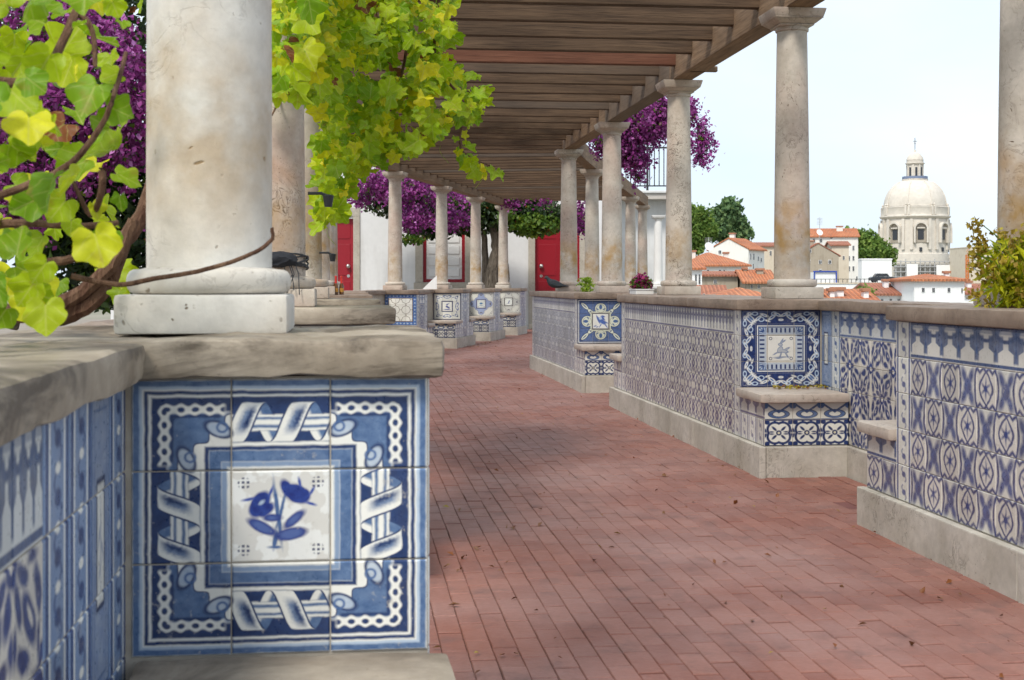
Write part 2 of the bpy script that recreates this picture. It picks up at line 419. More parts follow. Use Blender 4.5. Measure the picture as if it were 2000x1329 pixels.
    stem = mn(E(-0.03, 0.05, 0.30, 0.018, 97), E(0.0, 0.06, 0.22, 0.014, 75), E(-0.05, -0.21, 0.10, 0.02, 80), E(-0.05, -0.285, 0.06, 0.014, 0))
    lf = mn(E(-0.17, -0.09, 0.15, 0.05, -30), E(0.12, -0.02, 0.13, 0.042, 42), E(0.09, -0.16, 0.15, 0.055, 10), E(-0.08, 0.0, 0.09, 0.035, 0))
    blue = wash(M, (0.006, 0.016, 0.16), (0.025, 0.06, 0.28), 14)
    c = M.mix(ink(stem, 0.008), c, MID); c = M.mix(ink(lf, 0.012), c, M.mix(ink(lf+0.02, 0.015), (0.012, 0.03, 0.20), (0.08, 0.13, 0.34)))
    c = M.mix(ink(pet, 0.012), c, blue); c = M.mix(ink(E(-0.17, 0.15, 0.03, 0.015, 40), 0.01), c, PALE); c = M.mix(ink(spk, 0.008), c, (0.03, 0.07, 0.33))
    mk = m_('MULTIPLY', abs(fract((a-0.03)*20.0)-0.5), 1.0); mk2 = abs(fract((b-0.02)*20.0)-0.5)
    dots = ink(M.ell(0.37, 0.36, 0.065, 0.065, 0, vec=ab), 0.008)*ink(0.22-mn(mk, mk2), 0.08); c = M.mix(dots*0.9, c, DARK)
    return tile_finish(M, c, 0.12, 0.4)

def mat_hare_panel():
    M = tile_mat('painted_tiles_hare_panel'); u, v = M.uv(); a, b = abs(u-1.5), abs(v-1.5); m = mxm(a, b); l = mn(a, b); e = 1.5-m
    dark = wash(M, (0.005, 0.013, 0.075), (0.018, 0.042, 0.15)); ab = M.comb(a, b)
    c = M.mix(0.0, WH, WH); c = M.mix(band(e, -0.02, 0.07), c, dark)
    ba = M.comb(l, m)
    lv = M.ells([(0.12, 1.32, 0.15, 0.055, 25), (0.34, 1.22, 0.17, 0.06, -35), (0.62, 1.30, 0.16, 0.05, 20), (0.86, 1.18, 0.17, 0.055, -40), (1.12, 1.18, 0.22, 0.07, 45), (1.18, 1.36, 0.09, 0.05, 10), (0.5, 1.08, 0.09, 0.03, 20), (0.02, 1.12, 0.07, 0.04, 0)], vec=ba)
    c = M.mix(ink(0.07-e, 0.01)*ink(0.96-m, 0.01), c, dark); c = M.mix(ink(lv, 0.02), c, WH); c = M.mix(ink(lv+0.028, 0.012), c, MID)
    rings = mn(abs(M.ell(0.26, 1.36, 0.09, 0.07, 0, vec=ba)), abs(M.ell(0.74, 1.14, 0.10, 0.08, 0, vec=ba)), abs(M.ell(0.98, 1.36, 0.10, 0.06, 0, vec=ba)))-0.016
    c = M.mix(ink(rings, 0.012)*ink(0.96-m, 0.01), c, PALE)
    c = M.mix(band(m, 0.90, 0.96), c, dark); c = M.mix(band(m, 0.50, 0.87), c, (0.40, 0.44, 0.50)); c = M.mix(band(m, 0.82, 0.86), c, dark)
    fl = band(abs(fract(l*6.0+0.5)-0.5), -0.1, 0.20, 0.05)*band(m, 0.62, 0.80); c = M.mix(fl, c, dark)
    fan = band(abs(fract(m_('ARCTAN2', a-0.55, b-0.55)*3.2)-0.5), -0.1, 0.22, 0.05)*ink(0.56-l, 0.01)*band(m, 0.5, 0.83); c = M.mix(fan, c, MID)
    cen = ink(m-0.54, 0.006); c = M.mix(cen, c, (0.74, 0.71, 0.65)); c = M.mix(band(m, 0.50, 0.56)*0.5, c, (0.42, 0.36, 0.28))
    def E(*t): return M.ell(t[0]+1.5, t[1]+1.5, *t[2:])
    bod = mn(E(-0.03, -0.05, 0.13, 0.09, 60), E(0.10, -0.10, 0.17, 0.06, -12), E(-0.02, 0.15, 0.075, 0.05, -10), E(0.06, 0.25, 0.10, 0.022, 35), E(0.02, 0.27, 0.09, 0.02, 60), E(0.22, -0.02, 0.10, 0.03, 28), E(-0.14, -0.16, 0.12, 0.02, 30), E(0.20, -0.22, 0.12, 0.02, -60), E(0.0, -0.22, 0.1, 0.02, 70))
    c = M.mix(ink(bod, 0.012)*0.45, c, MID); c = M.mix(ink(abs(bod)-0.008, 0.012), c, MID)
    gr = M.ells([(1.52, 1.16, 0.28, 0.03, 3), (1.38, 1.12, 0.12, 0.03, -6)]); c = M.mix(ink(gr, 0.02)*0.8, c, MID)
    c = M.mix(ink(abs(M.ell(0.39, 0.39, 0.05, 0.05, 0, vec=ab))-0.012, 0.01), c, DARK)
    return tile_finish(M, c, 0.15, 0.3)

def mat_star_panel():
    M = tile_mat('painted_tiles_star_panel'); u, v = M.uv(); a, b = abs(u-1.5), abs(v-1.5); m = mxm(a, b); l = mn(a, b); e = 1.5-m
    ab = M.comb(a, b); ba = M.comb(l, m)
    c = wash(M, (0.055, 0.10, 0.24), (0.12, 0.17, 0.31), 6)
    c = M.mix(band(e, -0.05, 0.07), c, DARK); c = M.mix(band(e, 0.07, 0.11), c, WH); c = M.mix(band(e, 0.13, 0.17), c, DARK)
    arm = mn(M.ell(1.02, 1.02, 0.30, 0.11, 45, vec=ab), M.ell(0.62, 0.62, 0.26, 0.12, 45, vec=ab), M.ell(0.0, 0.86, 0.36, 0.36, 0, vec=ba), m-0.66)
    c = M.mix(ink(arm-0.03, 0.012), c, DARK); c = M.mix(ink(arm, 0.012), c, (0.62, 0.64, 0.52))
    inn = mn(M.ell(1.04, 1.04, 0.19, 0.035, 45, vec=ab), M.ell(0.0, 0.96, 0.10, 0.16, 0, vec=ba), M.ell(0.22, 0.82, 0.10, 0.04, 30, vec=ba), M.ell(0.66, 0.66, 0.10, 0.035, -45, vec=ab)); c = M.mix(ink(inn, 0.015), c, MID)
    c = M.mix(ink(abs(arm+0.09)-0.01, 0.012), c, (0.16, 0.14, 0.10))
    c = M.mix(ink(m-0.52, 0.006), c, (0.68, 0.67, 0.62)); c = M.mix(band(m, 0.50, 0.55), c, (0.05, 0.05, 0.09))
    def E(*t): return M.ell(t[0]+1.5, t[1]+1.5, *t[2:])
    bird = mn(E(0.05, 0.02, 0.36, 0.13, -40), E(-0.16, 0.12, 0.30, 0.06, -68), E(0.14, 0.20, 0.20, 0.07, -50), E(0.16, 0.33, 0.12, 0.06, -20), E(0.28, -0.05, 0.20, 0.05, -25), E(0.34, -0.30, 0.20, 0.035, -52), E(-0.02, -0.28, 0.15, 0.03, 60), E(-0.36, -0.32, 0.09, 0.04, 10), E(-0.22, -0.38, 0.08, 0.03, 30))
    c = M.mix(ink(bird, 0.02), c, wash(M, (0.02, 0.05, 0.28), (0.12, 0.21, 0.46), 12)); c = M.mix(ink(E(-0.02, 0.2, 0.10, 0.09, 0), 0.02), c, PALE)
    return tile_finish(M, c, 0.15, 0.3)

def mat_white_panel(name, kind):
    """pale panels of the far benches: scrolls with a hare / lozenge with a bowl / lozenge with a bird"""
    M = tile_mat(name); u, v = M.uv(); a, b = abs(u-1.5), abs(v-1.5); m = mxm(a, b); l = mn(a, b); e = 1.5-m
    ab = M.comb(a, b); ba = M.comb(l, m)
    def E(*t): return M.ell(t[0]+1.5, t[1]+1.5, *t[2:])
    c = M.mix(0.0, (0.66, 0.66, 0.60), WH)
    if kind == 'scroll':
        c = M.mix(band(e, -0.05, 0.10), c, (0.02, 0.03, 0.10))
        sc = mn(abs(M.ell(0.16, 1.06, 0.24, 0.12, 25, vec=ba))-0.03, M.ell(0.34, 1.16, 0.16, 0.05, -30, vec=ba), abs(M.ell(1.0, 1.0, 0.16, 0.11, 45, vec=ab))-0.03, M.ell(0.66, 1.02, 0.16, 0.035, 20, vec=ba))
        c = M.mix(ink(sc, 0.02), c, (0.09, 0.13, 0.30)); c = M.mix(ink(M.ell(1.12, 1.12, 0.07, 0.07, 0, vec=ab), 0.02), c, DARK)
        c = M.mix(ink(m-0.6, 0.01), c, (0.7, 0.7, 0.65)); c = M.mix(band(m, 0.52, 0.62), c, (0.02, 0.03, 0.12))
        pic = mn(E(-0.05, 0.0, 0.12, 0.10, 50), E(0.08, -0.1, 0.20, 0.08, -15), E(0.0, 0.22, 0.12, 0.06, 0), E(0.12, 0.3, 0.12, 0.03, 20), E(0.0, -0.34, 0.36, 0.05, 0), E(0.2, -0.2, 0.05, 0.12, 0))
    else:
        c = M.mix(band(e, -0.02, 0.035), c, (0.10, 0.09, 0.10)); c = M.mix(band(e, 0.12, 0.15), c, (0.30, 0.29, 0.30))
        dmd = a+b+sin_(m*9.0)*0.12-1.42
        c = M.mix(ink(dmd, 0.02)*(0.75 if kind == 'bowl' else 0.25), c, (0.16, 0.23, 0.46) if kind == 'bowl' else (0.40, 0.40, 0.44))
        c = M.mix(ink(abs(dmd)-0.02, 0.02), c, (0.14, 0.13, 0.16))
        lv = mn(M.ell(1.18, 1.18, 0.13, 0.045, 45, vec=ab), M.ell(0.08, 1.12, 0.12, 0.07, 40, vec=ba), M.ell(1.0, 1.28, 0.08, 0.03, 0, vec=ab), M.ell(1.28, 1.0, 0.03, 0.08, 0, vec=ab)); c = M.mix(ink(lv, 0.02), c, (0.13, 0.12, 0.15))
        c = M.mix(ink(m-0.6, 0.01), c, (0.66, 0.68, 0.64)); c = M.mix(band(m, 0.50, 0.60), c, (0.04, 0.05, 0.17) if kind == 'bowl' else (0.06, 0.05, 0.06))
        pic = mn(E(0, 0.05, 0.19, 0.11, 0), E(0, -0.2, 0.18, 0.03, 0)) if kind == 'bowl' else mn(E(0.03, -0.02, 0.22, 0.05, 65), E(-0.05, -0.24, 0.16, 0.02, 10), E(0.1, 0.14, 0.06, 0.05, 0))
    c = M.mix(ink(pic, 0.02), c, (0.05, 0.17, 0.36) if kind == 'bowl' else (0.03, 0.05, 0.24))
    if kind != 'scroll': c = M.mix(ink(M.ell(0.37, 0.37, 0.05, 0.05, 0, vec=ab), 0.02)*0.8, c, DARK)
    return tile_finish(M, c, 0.15, 0.2)

def mat_lattice_panel():
    M = tile_mat('painted_tiles_lattice_panel'); u, v = M.uv(); a, b = abs(u-1.5), abs(v-1.5); m = mxm(a, b); e = 1.5-m
    c = M.mix(0.0, WH, WH)
    fa, fb = abs(fract(u+0.5)-0.5), abs(fract(v+0.5)-0.5)
    og = abs(fa-fb+sin_((fa+fb)*9.0)*0.06)-0.03; c = M.mix(ink(og, 0.02), c, (0.16, 0.12, 0.08))
    c = M.mix(band(e, -0.05, 0.40), c, wash(M, (0.03, 0.08, 0.30), (0.12, 0.24, 0.50), 7)); c = M.mix(band(e, 0.33, 0.40), c, (0.14, 0.09, 0.07))
    dts = ink(abs(fract(u*3.0)-0.5)+abs(fract(v*3.0)-0.5)-0.28, 0.05)*band(e, 0.08, 0.28); c = M.mix(dts, c, PALE)
    return tile_finish(M, c, 0.15, 0.2)

def mat_ogive():
    """wall tiles: pointed ovals with a star flower alternating with blue crosses (uv: column parity in u)"""
    M = tile_mat('painted_wall_tiles_ogive'); u, v = M.uv()
    uw = u+(M.noise(M.world(), 21, 3)-0.5)*0.16
    x = fract(uw*0.5)*2.0-0.5; x2 = m_('PINGPONG', uw-0.5, 1.0)      # 0 at flower tile centre, 1 at cross tile centre
    y = abs(fract(v)-0.5)
    grey = wash(M, (0.022, 0.03, 0.125), (0.10, 0.115, 0.25), 5); blue = wash(M, (0.006, 0.019, 0.14), (0.035, 0.08, 0.28), 6)
    c = M.mix(0.0, (0.70, 0.68, 0.615), WH)
    ov = m_('POWER', y*2.45, 1.7)*0.34+x2-0.34          # pointed oval
    zig = abs(fract(x2*2.6+0.15)-0.5)*0.24
    out = mxm(x2+m_('POWER', y*2.0, 2.0)*0.14-0.62, y+zig-0.50)
    crx = M.comb(1.0-x2, y)
    cross = mn(M.ell(0.0, 0.0, 0.22, 0.24, 0, vec=crx), M.ell(0.20, 0.26, 0.24, 0.12, 56, vec=crx))
    c = M.mix(ink(cross, 0.06)*0.9, c, blue)
    c = M.mix(ink(out, 0.02)*0.55, c, (0.66, 0.61, 0.54)); c = M.mix(ink(abs(out)-0.05, 0.03), c, grey)
    c = M.mix(ink(ov, 0.02), c, (0.66, 0.62, 0.56)); c = M.mix(ink(abs(ov)-0.048, 0.025), c, grey)
    st = M.comb(x2, y); star = mn(M.ell(0, 0, 0.10, 0.10, 0, vec=st), M.ell(0.0, 0.10, 0.035, 0.13, 0, vec=st), M.ell(0.09, 0.05, 0.12, 0.03, 30, vec=st))
    c = M.mix(ink(star, 0.03), c, blue)
    return tile_finish(M, c, 0.22, 0.7, fade=0.05)

def mat_carpet(name, d1, d2, base, dirt=0.3, fade=0.0, bold=False):
    """dense repeating foliage tile, four-fold over two tiles"""
    M = tile_mat(name); u, v = M.uv()
    uw = (M.noise(M.world(), 17, 3)-0.5)*0.26; a = m_('PINGPONG', u+uw, 1.0); b = m_('PINGPONG', v-uw, 1.0); ab = M.comb(a, b)
    inkc = wash(M, d1, d2, 5)
    d = M.ells([(0.0, 0.0, 0.30, 0.36, 0), (1.0, 1.0, 0.36, 0.44, 0), (0.52, 0.42, 0.24, 0.10, 50), (0.5, 0.98, 0.06, 0.20, 0), (0.98, 0.40, 0.12, 0.13, 0), (0.0, 0.66, 0.12, 0.16, 0)] if bold else [(0.0, 0.0, 0.20, 0.20, 0), (0.34, 0.16, 0.17, 0.08, 25), (0.16, 0.34, 0.17, 0.08, 65), (0.52, 0.52, 0.26, 0.13, 45), (0.80, 0.34, 0.20, 0.09, 70), (0.34, 0.80, 0.20, 0.09, 20), (1.0, 1.0, 0.20, 0.20, 0), (0.82, 0.74, 0.13, 0.05, 100), (0.74, 0.98, 0.12, 0.06, 0), (0.62, 0.06, 0.13, 0.05, 0), (0.06, 0.62, 0.05, 0.13, 0)], vec=ab)
    c = M.mix(0.0, base, base); c = M.mix(ink(d-0.012, 0.03), c, inkc)
    c = M.mix(ink(M.ells([(0, 0, 0.10, 0.13, 0), (1.0, 1.0, 0.12, 0.16, 0)] if bold else [(0, 0, 0.09, 0.09, 0), (1.0, 1.0, 0.08, 0.08, 0), (0.55, 0.5, 0.10, 0.04, 45)], vec=ab), 0.02), c, base)
    return tile_finish(M, c, dirt+0.1, 0.6, fade)

def mat_fringe(name, ik, ik2, base, fade=0.0):
    """top border: hanging fringe of balusters, lines above and below"""
    M = tile_mat(name); u, v = M.uv(); f = abs(fract(u)-0.5); y = fract(v)
    c = M.mix(0.0, base, base); inkc = wash(M, ik, ik2, 5)
    sw = 0.13+ink(y-0.44, 0.05)*0.25
    gap = ink(sw-f, 0.03)*band(y, 0.17, 0.80, 0.03)*0.9; c = M.mix(gap, c, inkc)
    hang = mn(abs(M.ell(0.5, 0.84, 0.44, 0.17, 0, vec=M.comb(fract(u), y)))-0.045, M.ell(0.5, 0.40, 0.06, 0.10, 0, vec=M.comb(fract(u+0.5), y))); c = M.mix(ink(hang, 0.02), c, inkc)
    c = M.mix(band(y, 0.04, 0.12), c, inkc); c = M.mix(band(y, 0.92, 1.02), c, ik); c = M.mix(band(y, 0.84, 0.92)*0.5, c, ik2)
    return tile_finish(M, c, 0.2, 0.2, fade)

def mat_side(name, ik, ik2, base, fade=0.0):
    """upright border strip: two lines and a wavy scroll"""
    M = tile_mat(name); u, v = M.uv(); x = fract(u); y = fract(v)
    c = M.mix(0.0, base, base); inkc = wash(M, ik, ik2, 5)
    wv = abs(x-0.55-sin_(y*12.566)*0.14)-0.04; c = M.mix(ink(wv, 0.03)*0.8, c, inkc)
    dt = M.comb(x, fract(v*2.0)); c = M.mix(ink(M.ell(0.55, 0.5, 0.13, 0.16, 0, vec=dt), 0.03), c, inkc)
    c = M.mix(mxm(band(x, 0.08, 0.18), band(x, 0.88, 0.98)), c, inkc); c = M.mix(mxm(band(x, 0.20, 0.26), band(x, 0.78, 0.84))*0.9, c, WH); c = M.mix(ink(M.ell(0.55, 0.0, 0.10, 0.10, 0, vec=M.comb(x, abs(fract(v*2.0)-0.5)-0.5)), 0.03), c, WH)
    return tile_finish(M, c, 0.2, 0.2, fade)

def mat_chevron():
    M = tile_mat('painted_tiles_chevron_border'); u, v = M.uv(); x = abs(fract(u)-0.5); y = fract(v)
    c = M.mix(0.0, (0.70, 0.69, 0.62), WH); inkc = wash(M, (0.04, 0.085, 0.23), (0.15, 0.23, 0.39), 5)
    zz = abs(y-0.45-x*1.1)-0.07; c = M.mix(ink(zz, 0.02), c, inkc); c = M.mix(ink(abs(zz+0.03)-0.012, 0.01), c, DARK)
    ar = abs(M.ell(0.0, 0.34, 0.30, 0.20, 0, vec=M.comb(x, y)))-0.05; c = M.mix(ink(ar, 0.02), c, inkc); c = M.mix(ink(abs(ar)-0.012, 0.01), c, DARK)
    c = M.mix(band(y, -0.02, 0.06), c, MID); c = M.mix(ink(M.ell(0.5, 0.85, 0.14, 0.2, 0, vec=M.comb(x, y)), 0.02), c, MID)
    return tile_finish(M, c, 0.15, 0.2)
def mat_quatrefoil():
    M = tile_mat('painted_tiles_quatrefoil'); u, v = M.uv(); a = abs(fract(u)-0.5); b = abs(fract(v)-0.5); ab = M.comb(a, b)
    dk = wash(M, (0.005, 0.013, 0.07), (0.02, 0.045, 0.15), 6); c = M.mix(0.0, (0.70, 0.69, 0.62), WH)
    d = mn(abs(M.ell(0.14, 0.14, 0.26, 0.26, 0, vec=ab))-0.045, M.ell(0, 0, 0.10, 0.10, 0, vec=ab), M.ell(0.16, 0.16, 0.12, 0.045, 45, vec=ab), M.ell(0.45, 0.45, 0.16, 0.10, 45, vec=ab), M.ell(0.5, 0.12, 0.13, 0.05, 60, vec=ab), M.ell(0.12, 0.5, 0.05, 0.13, 30, vec=ab), M.ell(0.26, 0.04, 0.09, 0.03, 0, vec=ab))
    c = M.mix(ink(d, 0.015), c, dk); c = M.mix(ink(M.ell(0, 0, 0.045, 0.045, 0, vec=ab), 0.01), c, (0.62, 0.58, 0.42)); c = M.mix(band(b, 0.46, 0.52), c, DARK)
    return tile_finish(M, c, 0.15, 0.2)
def mat_niche():
    """blue-washed framed vertical strip (three rows high)"""
    M = tile_mat('painted_tiles_framed_strip'); u, v = M.uv(); x = abs(u-0.5*1.0); y = abs(v-1.5)
    c = wash(M, (0.15, 0.22, 0.40), (0.34, 0.40, 0.51), 4); mm = mxm(x*1.0, (y-1.0)*1.0)
    c = M.mix(mxm(band(mm, 0.42, 0.48), band(mm, 0.30, 0.33)), c, MID); q = mxm(x-0.20, y-0.62)
    c = M.mix(ink(q, 0.02), c, WH); c = M.mix(ink(abs(q)-0.03, 0.02), c, DARK)
    pl = M.ells([(0.5, 1.5, 0.02, 0.35, 0), (0.44, 1.6, 0.12, 0.03, 60), (0.57, 1.45, 0.12, 0.03, 120), (0.47, 1.25, 0.1, 0.03, 50)]); c = M.mix(ink(pl, 0.02)*0.7, c, MID)
    return tile_finish(M, c, 0.15, 0.2)

T = dict(
    flower=mat_flower_panel(), hare=mat_hare_panel(), star=mat_star_panel(),
    scroll=mat_white_panel('painted_tiles_scroll_panel', 'scroll'), bowl=mat_white_panel('painted_tiles_bowl_panel', 'bowl'),
    bird=mat_white_panel('painted_tiles_bird_panel', 'bird'), lattice=mat_lattice_panel(), ogive=mat_ogive(),
    purple=mat_carpet('painted_wall_tiles_violet', (0.028, 0.025, 0.12), (0.085, 0.078, 0.21), (0.64, 0.61, 0.54), 0.12, 0.0, True),
    grey=mat_carpet('painted_wall_tiles_grey_blue', (0.05, 0.062, 0.15), (0.14, 0.16, 0.27), (0.56, 0.56, 0.54), 0.12, 0.08, True),
    blue=mat_carpet('painted_wall_tiles_cobalt', (0.006, 0.015, 0.11), (0.025, 0.055, 0.22), (0.64, 0.60, 0.53), 0.15),
    softblue=mat_carpet('painted_wall_tiles_soft_blue', (0.018, 0.036, 0.16), (0.075, 0.125, 0.31), (0.60, 0.62, 0.62), 0.15, 0.08),
    fringeA=mat_fringe('painted_fringe_tiles_blue', (0.018, 0.04, 0.13), (0.10, 0.155, 0.29), (0.66, 0.64, 0.58)),
    fringeB=mat_fringe('painted_fringe_tiles_violet', (0.065, 0.06, 0.17), (0.19, 0.19, 0.30), (0.68, 0.67, 0.61), 0.08),
    fringeC=mat_fringe('painted_fringe_tiles_soft_blue', (0.03, 0.06, 0.20), (0.14, 0.21, 0.37), (0.60, 0.61, 0.59)),
    sideA=mat_side('painted_side_tiles_blue', (0.05, 0.065, 0.20), (0.20, 0.23, 0.36), (0.68, 0.67, 0.60)),
    sideB=mat_side('painted_side_tiles_violet', (0.13, 0.12, 0.23), (0.32, 0.32, 0.40), (0.66, 0.65, 0.60), 0.1),
    sideC=mat_side('painted_side_tiles_soft_blue', (0.035, 0.075, 0.22), (0.16, 0.24, 0.40), (0.58, 0.60, 0.60)),
    fringeD=mat_fringe('painted_fringe_tiles_deep_blue', (0.010, 0.026, 0.10), (0.05, 0.10, 0.23), (0.58, 0.60, 0.59)),
    sideD=mat_side('painted_side_tiles_deep_blue', (0.006, 0.018, 0.10), (0.03, 0.075, 0.22), (0.17, 0.245, 0.40)),
    chevron=mat_chevron(), quatre=mat_quatrefoil(), niche=mat_niche())

_tile_cache = {}
def tile_mesh(kind, wd, ht, du, dv, su=1.0, sv=1.0):
    key = (kind, round(wd, 4), round(ht, 4), du, dv, su, sv)
    if key in _tile_cache: return _tile_cache[key]
    g = 0.0012; x0, x1, z0, z1 = g, wd-g, g, ht-g; i = 0.0022
    vs = [(x0, 0, z0), (x1, 0, z0), (x1, 0, z1), (x0, 0, z1), (x0, -0.0055, z0), (x1, -0.0055, z0), (x1, -0.0055, z1), (x0, -0.0055, z1),
          (x0+i, -0.0075, z0+i), (x1-i, -0.0075, z0+i), (x1-i, -0.0075, z1-i), (x0+i, -0.0075, z1-i)]
    fs = [(8, 9, 10, 11)]
    for k in range(4):
        k2 = (k+1) % 4; fs += [(k, k2, 4+k2, 4+k), (4+k, 4+k2, 8+k2, 8+k)]
    uvs = []
    for f in fs:
        for k in f: uvs.append((du+su*vs[k][0]/wd, dv+sv*vs[k][2]/ht))
    vs = [(a_, b_+0.0047, c_) for a_, b_, c_ in vs]; me = mesh('tile', vs, fs, uvs=uvs); me.materials.append(T[kind]); _tile_cache[key] = me
    return me
def put_tile(parent, kind, loc, rz, wd, ht, du=0, dv=0, su=1.0, sv=1.0):
    o = bpy.data.objects.new('tile', tile_mesh(kind, wd, ht, du, dv, su, sv)); COL.objects.link(o)
    o.parent = parent; j = rng.normal(0, 1, 3)
    o.location = (loc[0], loc[1], loc[2]); o.rotation_euler = (j[0]*0.0015, j[1]*0.001, rz+j[2]*0.002)
    return o

# ------------------------------------------------------------------ rows: local +X points to the path, distance s runs away from the camera
TH, PHI, SP = math.atan(0.115), math.atan(0.175), 2.79
class Row:
    def __init__(s, o, rz, sg): s.o = Vector((o[0], o[1], 0)); s.rz = rz; s.sg = sg; s.R = Matrix.Rotation(rz, 3, 'Z')
    def w(s, x, d, z=0.0): return s.o + s.R @ Vector((x, s.sg*d, z))
    def loc(s, X, Y):
        v = s.R.transposed() @ (Vector((X, Y, 0))-s.o); return v.x, v.y*s.sg
RIGHT = Row((1.614, 7.97), PI+TH, -1); LEFT = Row((-0.562, 2.43), TH, 1)
FARL = Row((-1.64, 19.4), -PHI, 1); FARR = Row((1.10, 19.0), PI-PHI, -1)
CAPZ, TZ0, TH_ = 0.915, 0.16, 0.139

# ------------------------------------------------------------------ ground sheets
def ground_mat():
    M = Mat('city_ground', 0.9); p = M.world(); n = M.noise(p, 0.03, 6); M.col(M.mix(n, (0.10, 0.12, 0.06), (0.34, 0.30, 0.25))); return M.m
def bed_mat():
    M = Mat('mortar_bed', 0.95); n = M.noise(M.world(), 20, 4); M.col(M.mix(n, (0.07, 0.042, 0.034), (0.16, 0.095, 0.078))); return M.m
def terr_mat():
    M = Mat('garden_paving', 0.9); n = M.noise(M.world(), 3, 6); M.col(M.mix(n, (0.17, 0.14, 0.11), (0.34, 0.30, 0.25))); return M.m
me = mesh('terrain', [(-3000, -200, -16), (3.5, -200, -16), (60, 60, -16), (120, 330, -9), (260, 620, 4), (-3000, 900, 4), (3000, -200, -16), (3000, 620, -10), (3000, 5000, -16), (-3000, 5000, -16)],
          [(0, 1, 2, 3, 4, 5), (1, 6, 2), (2, 6, 7, 3), (3, 7, 4), (4, 7, 8, 9, 5)])
tag(link('terrain', me, ground_mat()), kind='structure')
ra = RIGHT.w(-0.32, -14); rb = RIGHT.w(-0.32, 8.4); rc = FARR.w(-0.32, 12)
me = mesh('terrace', [(-30, -6, 0), (ra.x, ra.y, 0), (rb.x, rb.y, 0), (rc.x, rc.y, 0), (7, 40, 0), (-30, 40, 0),
                      (-30, -6, -17), (ra.x, ra.y, -17), (rb.x, rb.y, -17), (rc.x, rc.y, -17), (7, 40, -17), (-30, 40, -17)],
          [(0, 1, 2, 3, 4, 5)]+[(k+6, (k+1) % 6+6, (k+1) % 6, k) for k in range(6)])
for v in me.vertices:
    if v.co.z == 0: v.co.z = -0.02
tag(link('terrace_ground', me, terr_mat()), kind='structure')

# brick path: real bricks, the nearest ones single objects
def brick_mat():
    M = Mat('red_paving_brick', 0.72, 0.35); p = M.world(); n1 = M.noise(p, 1.1, 5, 0.6); n2 = M.noise(p, 60, 4, 0.65); n3 = M.noise(p, 7, 5, 0.6); n4 = M.noise(p, 0.45, 3)
    r = V(M.t, M.node('ShaderNodeAttribute', attribute_name='tone').outputs['Fac'])
    r2 = fract(r+M.rnd()*7.0)
    c = M.mix(r2, (0.22, 0.084, 0.060), (0.295, 0.126, 0.092))
    c = M.mix(M.ramp(n1, 0.38, 0.66)*0.75, c, (0.345, 0.202, 0.175))          # worn, dusty
    c = M.mix(M.ramp(n4, 0.56, 0.72)*0.6, c, (0.22, 0.072, 0.050))
    c = M.mix(M.ramp(n3, 0.54, 0.74)*0.55, c, (0.11, 0.08, 0.078))          # grime
    c = M.mix(m_('GREATER_THAN', r2, 0.996)*0.7, c, (0.14, 0.045, 0.045))
    c = M.val(c, m_('MULTIPLY_ADD', n2, 0.5, 0.75)); M.col(c); M.rough(m_('MULTIPLY_ADD', n3, 0.5, 0.28)); M.bump(n2+n3*0.5, 0.35, 0.004); return M.m
BRICK = brick_mat()
bed = []
floor = MB()
BW, BL, GAP = 0.0695, 0.198, 0.0016
brs = []
for i in range(-64, 116):
    x = i*BW; off = (0.5*BL if i % 2 else 0.0)+rng.normal(0, 0.014)
    for k in range(-2, 160):
        s_ = k*BL+off; q = LEFT.w(x, s_); Y = q.y
        if Y > 30.4 or Y < 1.6: continue
        if Y < 16.2:
            if not (-0.02 < x < 2.80): continue
            lo = 0.0
        else:
            xx, _ = FARL.loc(q.x, q.y)
            if not (-0.3 < xx < 3.4): continue
        px = CX+F*q.x/Y; py = YH+F/Y
        vis = (845 < px < 2060) and py < 1345 and (RIGHT.loc(q.x, q.y)[0] > 0.36 or Y > 5.3)
        brs.append((Y if vis else Y+100, x, s_, q))
brs.sort(key=lambda t: t[0])
def brick_pts(l, wdt, dz, tx, ty):
    i = 0.0022; a, b = wdt/2, l/2
    f = lambda X, Yv, z: (X, Yv, z+dz+tx*X+ty*Yv)
    return [f(-a, -b, -0.018), f(a, -b, -0.018), f(a, b, -0.018), f(-a, b, -0.018), f(-a, -b, -0.003), f(a, -b, -0.003), f(a, b, -0.003), f(-a, b, -0.003),
            f(-a+i, -b+i, 0), f(a-i, -b+i, 0), f(a-i, b-i, 0), f(-a+i, b-i, 0)]
BF = [(8, 9, 10, 11)]+[q for k in range(4) for q in ((k, (k+1) % 4, 4+(k+1) % 4, 4+k), (4+k, 4+(k+1) % 4, 8+(k+1) % 4, 8+k))]
fe = bpy.data.objects.new('brick_path', None); COL.objects.link(fe); tag(fe, kind='structure')
bedq = [LEFT.w(-0.1, -1), LEFT.w(2.9, -1), RIGHT.w(-0.1, 8.5), FARR.w(-0.2, 11.2), FARL.w(-0.3, 11), LEFT.w(-0.4, 14)]
link('mortar_bed', mesh('mortar_bed', [(p.x, p.y, -0.006) for p in bedq], [tuple(range(6))]), bed_mat(), fe)
variants = []
for k in range(16):
    me = mesh('brick', brick_pts(BL-0.0095, BW-GAP, 0, rng.normal(0, 0.006), rng.normal(0, 0.003)), BF)
    me.materials.append(BRICK); at = me.attributes.new('tone', 'FLOAT', 'POINT'); at.data.foreach_set('value', [k/16]*12); variants.append(me)
for n, (Y, x, s_, q) in enumerate(brs[:300]):
    o = bpy.data.objects.new('brick', variants[n % 16] if n % 3 else variants[int(rng.integers(16))]); COL.objects.link(o); o.parent = fe
    o.location = (q.x, q.y, rng.normal(0, 0.0012)); o.rotation_euler = (0, 0, LEFT.rz+rng.normal(0, 0.006))
vs, fs, tn = [], [], []
cth, sth = math.cos(LEFT.rz), math.sin(LEFT.rz)
